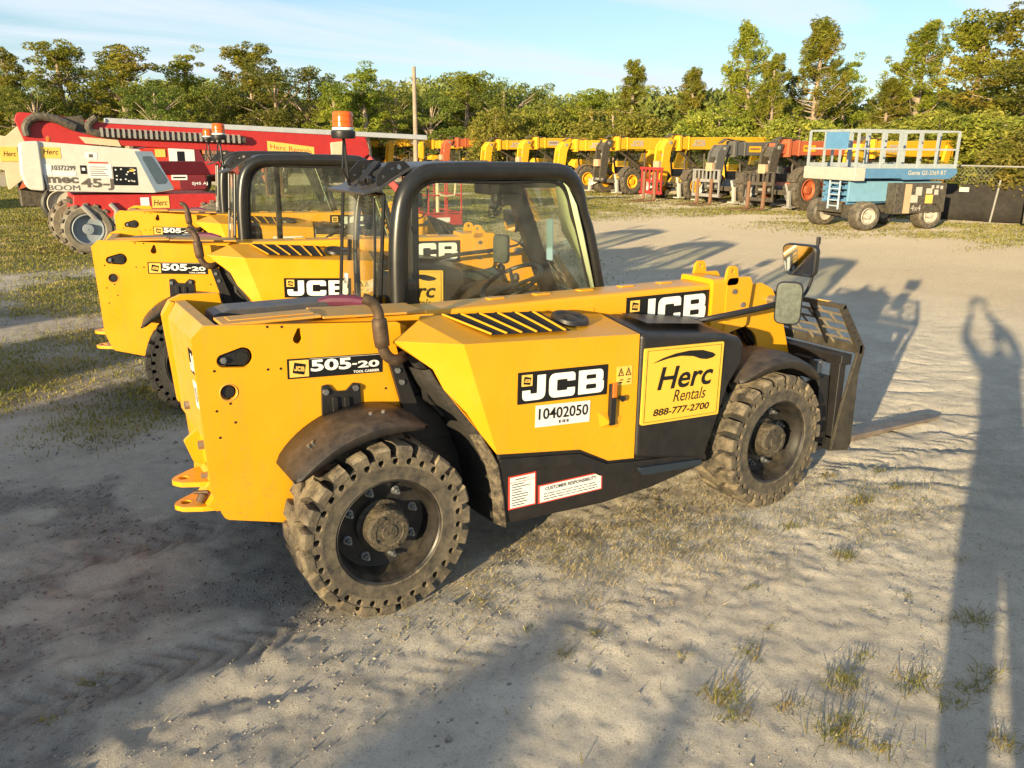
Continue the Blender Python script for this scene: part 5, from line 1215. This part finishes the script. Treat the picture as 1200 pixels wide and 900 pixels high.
def crown_mesh(kind, seed):
    """returns (leaf mesh, wood collector); the tree stands on the origin and is 10 m tall"""
    rr = random.Random(seed); global RNG; RNG = np.random.default_rng(seed+100)
    w = G(); pts = []
    H = 10.
    bend = [(rr.uniform(-.3,.3), rr.uniform(-.3,.3)) for _ in range(3)]
    def tp(z): t = z/H; return Vector((bend[0][0]*t+bend[1][0]*t*t*1.5, bend[0][1]*t+bend[1][1]*t*t*1.5, z))
    top = 9.6 if kind == 'pine' else 8.2
    w.tube([tp(z) for z in np.linspace(0,top,9)], [.17*(1-.8*i/8)+.02 for i in range(9)] if kind == 'pine' else [.26*(1-.75*i/8)+.02 for i in range(9)], 7)
    if kind == 'pine':
        z = 2.4
        while z < 9.4:
            t = (z-2.4)/7.; L = (1.75*(1-t)**.8+.28)*rr.uniform(.55,1.15)*(1 if z > 4 else .7)
            a = rr.uniform(0,6.28); p0 = tp(z); up = rr.uniform(.35,1.0)
            p1 = p0+Vector((math.cos(a)*L*.6, math.sin(a)*L*.6, L*up*.25)); p2 = p0+Vector((math.cos(a)*L, math.sin(a)*L, L*up*.75))
            w.tube([p0,p1,p2], [.045*(1-t)+.015,.03*(1-t)+.01,.012], 5)
            for c in range(rr.choice((3,4,5))):
                s = rr.uniform(.45,1.1); q = p0.lerp(p2, s)+Vector((rr.gauss(0,.13),rr.gauss(0,.13),rr.uniform(-.05,.3))); pts.append((q, rr.uniform(.10,.22), 34))
            z += rr.uniform(.05,.13)
        pts.append((tp(9.75), .16, 50)); pts.append((tp(9.5), .2, 50)); pts.append((tp(9.2), .24, 50))
        sz, el = .05, 3.2
    elif kind == 'oak':
        for k in range(26):
            a = rr.uniform(0,6.28); z = rr.uniform(1.8,7.6); p0 = tp(z*.8); rad = 2.9*math.sin(math.pi*min(1,(z-.5)/9.2))**.6*rr.uniform(.5,1); p2 = Vector((math.cos(a)*rad, math.sin(a)*rad, z+rr.uniform(.2,1.6)))+tp(z)*.0
            w.tube([p0,p0.lerp(p2,.5)+Vector((0,0,.2)),p2], [.09,.05,.02], 5)
            for c in range(5): pts.append((p2+Vector((rr.gauss(0,.5),rr.gauss(0,.5),rr.gauss(0,.35))), rr.uniform(.34,.62), 95))
        for k in range(7): pts.append((tp(8.2)+Vector((rr.gauss(0,.9),rr.gauss(0,.9),rr.uniform(-.2,1.1))), .6, 90))
        sz, el = .085, 1.2
    elif kind == 'slash':  # tall bare trunk, clumped flat-topped crown
        for k in range(22):
            a = rr.uniform(0,6.28); z = 3.4+5.8*rr.random()**.8; p0 = tp(z-.5); rad = rr.uniform(.5,2.5)*(1-(z-3.4)/9.5); p2 = p0+Vector((math.cos(a)*rad, math.sin(a)*rad, rr.uniform(.3,1.1)))
            w.tube([p0,p0.lerp(p2,.5),p2], [.07,.04,.02], 5)
            for c in range(4): pts.append((p2+Vector((rr.gauss(0,.42),rr.gauss(0,.42),rr.gauss(0,.42))), rr.uniform(.28,.46), 90))
        for k in range(5): pts.append((tp(9.0)+Vector((rr.gauss(0,.6),rr.gauss(0,.6),rr.uniform(-.1,.8))), .45, 90))
        sz, el = .08, 1.5
    else:  # bush, ~3 m tall when scaled
        for k in range(60):
            a = rr.uniform(0,6.28); z = rr.uniform(.6,8.2); rad = 6.*rr.uniform(.3,1)*math.sqrt(max(.05,1-(z/9.8)**2)); p2 = Vector((math.cos(a)*rad, math.sin(a)*rad, z))
            if k < 12: w.tube([(0,0,0.),p2*.5+Vector((0,0,.4)),p2], [.10,.06,.02], 5)
            for c in range(3): pts.append((p2+Vector((rr.gauss(0,.5),rr.gauss(0,.5),rr.gauss(0,.5))), rr.uniform(.6,1.1), 90))
        sz, el = .16, 1.2
    V = []
    for c, r, n in pts:
        d = RNG.normal(size=(n,3)); d /= np.linalg.norm(d,axis=1)[:,None]; q = d*(RNG.uniform(.35,1,(n,1))**.5)*r*np.array([1.15,1.15,.75 if kind != 'pine' else 1.7]); V.append(q+np.array(c))
    P = np.concatenate(V); v, f = leaf_quads(P, sz, el)
    me = np_mesh('crown', v, f, None, {'pine':LF_P,'oak':LF_O,'slash':LF_P,'bush':LF_B}[kind]); return me, w
PROTO = {}
def tree(kind, var, x, y, h, label, group, name, cat, wx=1.):
    global RNG
    if (kind,var) not in PROTO:
        me, w = crown_mesh(kind, var*13+len(kind)); t = w.build('trunk', BARK, None); PROTO[(kind,var)] = (me, t.data); bpy.data.objects.remove(t)
    me, tm = PROTO[(kind,var)]
    T = thing(name, label, cat, (x,y,-.05), random.uniform(0,6.28), group); T.scale = (h/10*wx,h/10*wx,h/10)
    for n_, m_ in (('trunk',tm),('crown',me)):
        o = bpy.data.objects.new(n_, m_); COL.objects.link(o); o.parent = T
def along(px, dist, y=0):
    d = FW*F+RT*(px-600)+UP*(450-175); d.z = 0; d.normalize(); return CAM.x+d.x*dist, CAM.y+d.y*dist
def htop(py, px, dist):
    p = FW*F+RT*(px-600)+UP*(450-py); k = dist/math.hypot(p.x,p.y); return CAM.z+p.z*k
def build_trees():
    gl = 'trees of the far treeline on the left'; gr = 'pines and bushes behind the fence on the right'; gm = 'trees of the middle treeline'
    L = [ # px, top py, dist, kind, var, width, label
     (-15,70,74,'oak',1,1.25,'dark leafy oak at the left edge of the treeline'),
     (22,64,70,'slash',1,.9,'slender pine with a small rounded top, leftmost of the tall pines'),
     (50,88,66,'oak',2,1.0,'low dark oak between the two leftmost tall pines'),
     (84,50,68,'slash',2,1.0,'tall airy pine with a rounded top above the red boom head'),
     (122,66,72,'oak',1,1.0,'dark oak filling the gap behind the tall leftmost pines'),
     (152,58,66,'slash',3,1.25,'broad bright pine with a wide layered crown above the cream boom lift'),
     (185,88,62,'oak',3,.9,'squat oak under the broad bright pine'),
     (222,72,70,'slash',1,1.1,'pine with a drooping crown left of the amber beacons'),
     (262,95,66,'oak',2,.9,'low dark oak behind the two far beacons'),
     (296,52,70,'slash',2,1.0,'tallest narrow pine of the left treeline'),
     (328,68,64,'oak',1,1.15,'big rounded dark oak left of the near beacon'),
     (362,72,66,'oak',3,1.0,'rounded oak rising behind the near beacon'),
     (395,100,60,'slash',3,.95,'bright green low pine just left of the near beacon'),
     (432,86,62,'slash',1,1.2,'wide bright pine between the near beacon and the wooden pole'),
     (462,96,70,'oak',2,1.0,'dark oak behind the wooden pole on its left'),
     (505,104,66,'oak',1,1.0,'rounded dark oak right of the wooden pole'),
     (548,84,70,'slash',2,1.2,'airy pine with a wide crown, right of the wooden pole'),
     (590,86,66,'oak',3,1.05,'oak with a rounded top over the middle of the cab roof'),
     (582,118,56,'bush',1,1.1,'bright conical young pine over the cab roof'),
     (628,118,60,'bush',2,1.0,'low bright thicket right of the conical young pine'),
     (655,112,66,'oak',2,1.1,'dull green oak above the right end of the cab roof'),
     (690,108,62,'slash',3,1.2,'pale pine standing above the row of yellow booms'),
     (735,70,58,'pine',1,1.0,'pointed pine standing alone above the yellow booms'),
     (720,118,52,'bush',1,1.4,'broad thicket under the pointed lone pine'),
     (775,112,60,'oak',3,1.0,'low oak right of the pointed lone pine'),
     (808,80,56,'pine',2,1.0,'young pine left of the two tallest right-hand pines'),
     (838,120,50,'bush',2,1.3,'thicket behind the grey boom'),
     (876,24,50,'pine',3,.95,'very tall thin-topped pine above the orange boom'),
     (902,62,48,'pine',1,.9,'bushy pine tucked between the two tall right-hand pines'),
     (950,20,52,'pine',2,1.05,'tall full pine just left of the blue scissor lift rails'),
     (985,80,55,'slash',1,.8,'thin pine right behind the tall full pine'),
     (930,128,42,'bush',3,1.2,'thicket at the foot of the tall full pine'),
     (1030,92,46,'pine',3,1.1,'low wide pine over the middle of the scissor lift'),
     (1068,24,48,'pine',1,1.1,'tall spreading pine above the right end of the scissor lift'),
     (1020,138,40,'bush',1,1.1,'thicket behind the scissor lift rails'),
     (1128,16,44,'slash',2,.85,'pine with a bare slanting trunk and open crown at the upper right'),
     (1100,120,38,'bush',2,1.5,'pale green bush behind the right end of the scissor lift'),
     (1165,120,36,'bush',3,1.6,'large bright bush rising behind the black screened fence'),
     (1196,8,42,'slash',3,1.1,'tall pine cut by the right edge of the photograph'),
     (1235,60,40,'oak',1,1.2,'dark oak beyond the right edge'),
     (1215,135,33,'bush',1,1.3,'bright bush at the right edge above the fence'),
    ]
    for px, py, d, kind, var, wx, lab in L:
        x, y = along(px, d); h = htop(py, px, d)+.1
        if kind == 'slash': h = h/.985
        nm = {'oak':'oak_tree','slash':'pine_tree','pine':'pine_tree','bush':'bush'}[kind]
        if 'young pine' in lab and kind == 'bush': nm = 'pine_tree'
        tree(kind, var, x, y, h, lab, gl if px < 500 else gm if px < 780 else gr, nm, 'bush' if nm == 'bush' else 'tree', wx*(1.25 if kind != 'bush' else 1.0))
    # the wood behind, one dense mass nobody could count
    global RNG; RNG = np.random.default_rng(77)
    P = []
    for px in np.arange(-60,1290,6):
        for k in range(5):
            d = RNG.uniform(74,96) if px < 760 else RNG.uniform(56,70); top = (104 if px < 760 else 118)+22*math.sin(px*.021)*.5+RNG.uniform(-4,14)
            x, y = along(px, d); h = max(2.5, htop(top, px, d)); n = 190
            c = np.array([x+RNG.uniform(-1,1), y+RNG.uniform(-1,1), 0])
            z = RNG.uniform(0,1,n)**.8*h; P.append(np.stack([c[0]+RNG.normal(0,1.0,n), c[1]+RNG.normal(0,1.0,n), z],-1))
    P = np.concatenate(P); v, f = leaf_quads(P, .20, 1.2); stuff('woodland', v, f, None, leafmat('wood_mass',(.09,.12,.025),(.17,.20,.04),(.28,.26,.06),.15,.2,False), 'dense far woodland and undergrowth filling in behind the single trees', 'woodland')

def build_sky():
    w = bpy.data.worlds.new('World'); sc.world = w; w.use_nodes = True; N, L = w.node_tree.nodes, w.node_tree.links
    bg = N['Background']; sk = N.new('ShaderNodeTexSky'); sk.sky_type = 'NISHITA'; sk.sun_disc = False; sk.sun_elevation = R(SUN_EL); sk.sun_rotation = R(90-(SUN_AZ+180)); sk.air_density = 1.0; sk.dust_density = .3; sk.ozone_density = 3.0
    tc = N.new('ShaderNodeTexCoord'); sx = N.new('ShaderNodeSeparateXYZ'); L.new(tc.outputs['Generated'], sx.inputs[0])
    # project the direction on a high flat layer: thin stretched clouds
    ad = N.new('ShaderNodeMath'); ad.operation = 'ADD'; ad.inputs[1].default_value = .10; L.new(sx.outputs[2], ad.inputs[0])
    dv = []
    for i in (0,1):
        q = N.new('ShaderNodeMath'); q.operation = 'DIVIDE'; L.new(sx.outputs[i], q.inputs[0]); L.new(ad.outputs[0], q.inputs[1]); dv.append(q.outputs[0])
    cb = N.new('ShaderNodeCombineXYZ'); L.new(dv[0], cb.inputs[0]); L.new(dv[1], cb.inputs[1])
    mp = N.new('ShaderNodeMapping'); mp.inputs['Rotation'].default_value = (0,0,R(-20)); mp.inputs['Scale'].default_value = (.32,1.1,1); L.new(cb.outputs[0], mp.inputs[0])
    n = N.new('ShaderNodeTexNoise'); n.inputs['Scale'].default_value = 1.1; n.inputs['Detail'].default_value = 9; n.inputs['Roughness'].default_value = .55; n.inputs['Distortion'].default_value = .5; L.new(mp.outputs[0], n.inputs['Vector'])
    r = N.new('ShaderNodeMapRange'); r.inputs[1].default_value = .44; r.inputs[2].default_value = .62; r.inputs[3].default_value = .22; r.inputs[4].default_value = .95; L.new(n.outputs['Fac'], r.inputs[0])
    mx = N.new('ShaderNodeMix'); mx.data_type = 'RGBA'; L.new(r.outputs[0], mx.inputs[0]); L.new(sk.outputs[0], mx.inputs[6]); mx.inputs[7].default_value = (3.7,4.15,4.6,1)
    L.new(mx.outputs[2], bg.inputs[0]); bg.inputs[1].default_value = SKY
    s = bpy.data.lights.new('sun', 'SUN'); s.energy = SUN; s.angle = R(.53); s.color = (1,.80,.48); o = bpy.data.objects.new('sun', s); COL.objects.link(o)
    dvec = Vector((math.cos(R(SUN_AZ))*math.cos(R(SUN_EL)), math.sin(R(SUN_AZ))*math.cos(R(SUN_EL)), -math.sin(R(SUN_EL)))); o.rotation_euler = dvec.to_track_quat('-Z','Y').to_euler(); o.location = (-20,-12,10)
SUN_AZ, SUN_EL, SUN, SKY, EXPO = 30., 8.5, 5.0, .112, 1.03
# ------------------------------------------------------------------ near row
T1 = make_telehandler(True)
GR = 'yellow telehandlers parked side by side in the near row'
T1['group'] = GR; T1['label'] = 'nearest yellow telehandler with dusty lugged tyres and the number 10402050 on its cover'
def recolour_tyres(T):
    for w in T.children:
        if w.name.startswith('wheel'):
            for c in w.children:
                if c.name.startswith('tyre'): c.data = TYB
T2 = copy_tree(T1); T2.location = (-.13, 3.63, 0); T2.rotation_euler = (0,0,R(-11.5)); T2['label'] = 'middle yellow telehandler with black tyres, second from the camera'
recolour_tyres(T2)
T3 = copy_tree(T1); T3.location = (.37, 6.82, 0); T3.rotation_euler = (0,0,R(-14)); T3['label'] = 'farthest yellow telehandler of the near row, half hidden behind the middle one'
recolour_tyres(T3)
# the number seen on the farthest one
for c in T3.children:
    if c.name.startswith('engine_cover'):
        d = Decal((.98,.04,.955),(.34,0,0),(0,0,.15),(0,-1,0),.003); d.board(M_wht).text('10401992',.05,.25,.95,.82,M_ink,bold=.015); d.done('number_label', c)
build_mec(); build_sj(); build_left_misc(); build_row(); build_red_carriage()
build_scissor(18.81, 12.93, R(-12), 'pale blue scissor lift with grey rails parked at the right of the row')

# wooden pole and the fence
x, y = along(487, 58); T = thing('utility_pole', 'bare weathered wooden pole rising above the treeline', 'pole', (x,y,0))
G().tube([(0,0,-.1),(.02,0,3),(.0,.02,htop(78,487,58))],[.17,.15,.12],12).build('shaft', mat('weathered_wood',(.34,.27,.20),.9,var=.3,vs=4), T)
G().box(-.22,.22,-.04,.04,htop(92,487,58)-.05,htop(92,487,58)+.05).build('cap_bracket', B_steel, T)
fa, fb = Vector((24.4,14.2,0)), Vector((26.6,8.2,0)); fd = (fb-fa).normalized(); fl = (fb-fa).length+6
T = thing('fence', 'chain-link fence with black windscreen cloth and leaning posts, right of the scissor lift', 'fence', fa, math.atan2(fd.y,fd.x))
n = 60; g = G(); vs = []; rr = random.Random(4)
for i in range(n+1):
    for k, z in enumerate((.03,.4,.8,1.15)): vs.append((fl*i/n, .05*math.sin(i*.9+k)+rr.uniform(-.02,.02), z))
g.add(vs, [(i*4+k, i*4+k+1, (i+1)*4+k+1, (i+1)*4+k) for i in range(n) for k in range(3)]); o = g.build('windscreen_cloth', mat('black_mesh_cloth',(.020,.018,.016),.9,var=.5,vs=2.5,dust=.35,dustcol=(.12,.09,.05)), T); s = o.modifiers.new('t','SOLIDIFY'); s.thickness = .01
for x_ in (0,2.4,4.8,7.2,9.6): G().cyl((x_,-.06,0),(x_+(.12 if x_ == 2.4 else .03),-.06,1.75 if x_ != 2.4 else 1.3),.03,seg=8).build('post', B_steel, T)
G().cyl((-2,-.0,1.72),(3.2,-.0,1.70),.025,seg=8).build('top_rail', B_steel, T)
g = G()
for i in range(26):
    a = -1.0+i*.12; g.bar((a,0,1.15),(a+.5,0,1.70),.004,.004).bar((a+.5,.0,1.15),(a,.0,1.70),.004,.004)
g.build('chain_link', B_steel, T)
# generator-like cabinet with labels behind the fence line
T = thing('control_cabinet', 'black cabinet covered in white and yellow labels by the fence at the right edge', 'cabinet', (24.6,10.55,0), R(-70))
G().plate(rounded([(0,.12),(1.5,.12),(1.5,1.12),(.1,1.18),(0,1.1)],.04), -.5, .1).build('body', B_blk, T, .02)
G().box(.1,.3,-.4,0,0,.13).box(1.2,1.4,-.4,0,0,.13).build('skid', B_blk, T)
d = Decal((0,-.5,.12),(1.5,0,0),(0,0,1.0),(0,-1,0),.024)
for a in ((.05,.8,.12,.92),(.16,.55,.32,.75),(.3,.8,.42,.9),(.55,.72,.7,.82),(.62,.38,.9,.55),(.66,.12,.8,.32)): d.rect(*a, B_wht)
d.rect(.55,.86,.72,.95,M_sy); d.rect(.75,.66,.92,.78,M_sy); d.done('labels', T)
for i, (s_, t_, w_, h_) in enumerate(((.8,1.04,.25,.10),(1.55,.98,.28,.14),(.65,.84,.40,.14))):
    p = fa+fd*s_; o = G().box(-w_/2,w_/2,-.02,.0,-h_/2,h_/2).build('paper_notice', B_wht, None, loc=(p.x,p.y,t_)); o.location = p+Vector((-fd.y,fd.x,0))*(-.09)+Vector((0,0,t_)); o.rotation_euler = (0,0,math.atan2(fd.y,fd.x))
    tag(o, ['narrow pale notice at the top of the black fence cloth','squarish pale notice beside the fence post','wide pale notice low on the black fence cloth, left end'][i], 'notice')
build_ground(); build_grass(); build_trees()

# ------------------------------------------------------------------ unseen boxes added behind the camera to throw the long shadows
def blocker(x, y, rz, L, H, label):
    T = thing('shade_blocker', label, 'blocker', (x,y,0), rz)
    g = G(); n = int(L/.28); pts = []
    for i in range(n):
        a = L*i/n; w = L/n; pts += [(a,0),(a+w*.35,0),(a+w*.5,.04),(a+w*.85,.04)]
    pts.append((L,0)); pts += [(L,2.4),(0,2.4)]
    g.plate(pts, .15, H-.1, axis=2); g.build('walls', fc('blocker_blue_grey',(.12,.17,.2)), T)
    G().box(-.03,L+.03,-.03,2.43,H-.1,H).box(-.03,L+.03,-.03,2.43,.02,.15).build('roof_and_sill', fc('blocker_blue_grey',(.12,.17,.2)), T, .01)
    G().cyl((L+.03,.8,.2),(L+.03,.8,H-.1),.02,seg=6).cyl((L+.03,1.6,.2),(L+.03,1.6,H-.1),.02,seg=6).build('door_bar', B_steel, T)
def sp(u, s): return (u*.866-s*.5, u*.5+s*.866)
SH = [(-15.2,.38,4.2,2.60,'added blue-grey shade container behind the photographer, nearest the machines'),
      (-14.6,5.25,1.7,2.65,'short added shade container, second in the line behind the photographer'),
      (-15.5,7.9,2.4,2.9,'middle added shade container in the line behind the photographer'),
      (-15.0,11.6,1.4,2.9,'small added shade container toward the far end of the line'),
      (-14.8,14.6,2.6,3.1,'added shade container at the far end of the line behind the photographer')]
for u, s, L_, H_, lab in SH:
    x, y = sp(u, s); blocker(x, y, R(120), L_, H_, lab)
def slim_blocker(u, s, w, H, lab):  # unseen block added to cast a narrow band of shade
    x, y = sp(u, s); T = thing('slim_shade_blocker', lab, 'shade blocker', (x,y,0), R(120))
    b = G().plate(rounded([(0,.05),(w,.05),(w,H-.25),(w/2,H),(0,H-.25)],.05), 0, 1.1).build('cabin', fc('blocker_green',(.06,.2,.13)), T, .03)
    G().box(.15,w-.15,-.02,.0,.15,H-.35).build('door', fc('blocker_pale',(.4,.42,.4)), T, .01); G().box(-.05,w+.05,-.1,1.2,0,.06).build('skid', B_blk, T)
slim_blocker(-14.0,-1.02,.62,2.22,'added green toilet cabin nearest behind the photographer')
slim_blocker(-13.6,-1.48,.13,2.2,'narrow added shade blocker beside the green toilet') 

# the photographer
def skin(name, chains, m, parent):
    vs, es, rs = [], [], []
    for ch in chains:
        prev = None
        for p, r in ch:
            if isinstance(p, int): prev = p; continue
            vs.append(p); rs.append(r); i = len(vs)-1
            if prev is not None: es.append((prev, i))
            prev = i
    me = bpy.data.meshes.new(name); me.from_pydata(vs, es, []); me.materials.append(m); o = bpy.data.objects.new(name, me); COL.objects.link(o); o.parent = parent
    md = o.modifiers.new('skin','SKIN'); me.skin_vertices if me.skin_vertices else None
    if not me.skin_vertices: me.skin_vertices.new() if hasattr(me.skin_vertices,'new') else None
    bm = bmesh.new(); bm.from_mesh(me); ly = bm.verts.layers.skin.verify()
    bm.verts.ensure_lookup_table()
    for i, v in enumerate(bm.verts): v[ly].radius = rs[i] if isinstance(rs[i], tuple) else (rs[i], rs[i]); v[ly].use_root = i == 0
    bm.to_mesh(me); bm.free(); s = o.modifiers.new('sub','SUBSURF'); s.levels = s.render_levels = 2; return o
def person():
    # local: x to the figure's right, y forward (view direction)
    T = thing('person','person in dark work clothes holding a phone high with both hands to take the picture','person',(PX,PY,0), math.atan2(FW.y,FW.x)-math.pi/2)
    hz = 2.10
    body = [[((0,-.02,.98),(.20,.14)),((0,-.01,1.14),(.19,.13)),((0,0,1.33),(.215,.14)),((0,0,1.50),(.17,.11)),((0,.01,1.60),.065),((0,.02,1.67),.06)],
            [(0,0),((.13,0,.88),.125),((.145,.01,.50),.095),((.15,-.01,.10),.065)], [(0,0),((-.13,0,.88),.125),((-.145,.01,.50),.095),((-.15,-.01,.10),.065)],
            [(3,0),((.22,0,1.55),.075),((.20,.16,1.74),.055),((-.02,.26,1.95),.042),((-.045,.29,2.00),.032)], [(3,0),((-.22,0,1.55),.075),((-.36,.12,1.74),.055),((-.25,.26,1.95),.042),((-.235,.29,2.00),.032)]]
    skin('body', body, fc('work_clothes',(.03,.04,.06),dust=.05), T)
    sk = mat('skin', (.45,.27,.19), .5, var=.05)
    hd = skin('head', [[((0,.03,1.665),.05),((0,.035,1.72),(.068,.075)),((0,.03,1.78),(.078,.092)),((0,.02,1.835),(.07,.08))],[(1,0),((0,.115,1.735),.012)]], sk, T)
    G().lathe([(.001,.09),(.06,.075),(.088,.03),(.092,-.02),(.085,-.03)],(0,.005,1.80),20,axis='z').build('hair', mat('hair',(.03,.02,.015),.7), T)
    for s in (-1,1):
        hb = Vector((-.14+s*.098,.295,2.02))
        skin('hand', [[(tuple(hb),.026),(tuple(hb+Vector((0,.01,.05))),(.036,.016)),(tuple(hb+Vector((-s*.004,.015,.085))),(.036,.014))],
            ]+[[(2,0),(tuple(hb+Vector((s*(-.03+.02*k),.02,.10))),.009),(tuple(hb+Vector((s*(-.03+.02*k)-s*.004,.035,.125))),.008),(tuple(hb+Vector((-s*.012+s*(-.02+.013*k),.045,.137))),.007)] for k in range(4)]+[[(1,0),(tuple(hb+Vector((-s*.035,.0,.06))),.010),(tuple(hb+Vector((-s*.055,-.002,.09))),.009)]], sk, T)
        skin('shoe', [[((s*.15,-.06,.05),.05),((s*.15,.04,.055),.05),((s*.155,.17,.04),.04)]], fc('boot',(.04,.03,.02)), T)
PX, PY = CAM.x-FW.x*.36, CAM.y-FW.y*.36
vx, vy = math.cos(YAW), math.sin(YAW); PX, PY = CAM.x-vx*.42+vy*.14, CAM.y-vy*.42-vx*.14
person()
ph = G().plate(rounded([(-.08,-.038),(.08,-.038),(.08,.038),(-.08,.038)],.01,4), -.004, .004).build('phone', M_blk, None, .002)
ph.location = CAM-Vector((vx,vy,0))*.05; ph.rotation_euler = (0,0,YAW-math.pi/2); tag(ph, 'black phone held up by the person', 'phone')

for n_ in ('tyre','rim','hub','wheel_bolt'): pass
for o in (TY, RIM, HUB, BOLT): bpy.data.objects.remove(o)
build_sky()
cam = bpy.data.cameras.new('camera'); co = bpy.data.objects.new('camera', cam); COL.objects.link(co); cam.sensor_width = 36; cam.lens = F/1200*36; cam.clip_start = .02; cam.clip_end = 2000
m3 = Matrix((RT, UP, -FW)).transposed(); co.matrix_world = Matrix.Translation(CAM) @ m3.to_4x4(); sc.camera = co
vs_ = sc.view_settings; vs_.view_transform = 'Standard'; vs_.look = 'None'; vs_.exposure = EXPO if 'EXPO' in globals() else 0; vs_.gamma = 1; vs_.use_curve_mapping = False
sc.cycles.max_bounces = 8; sc.cycles.transparent_max_bounces = 16; sc.cycles.use_denoising = True
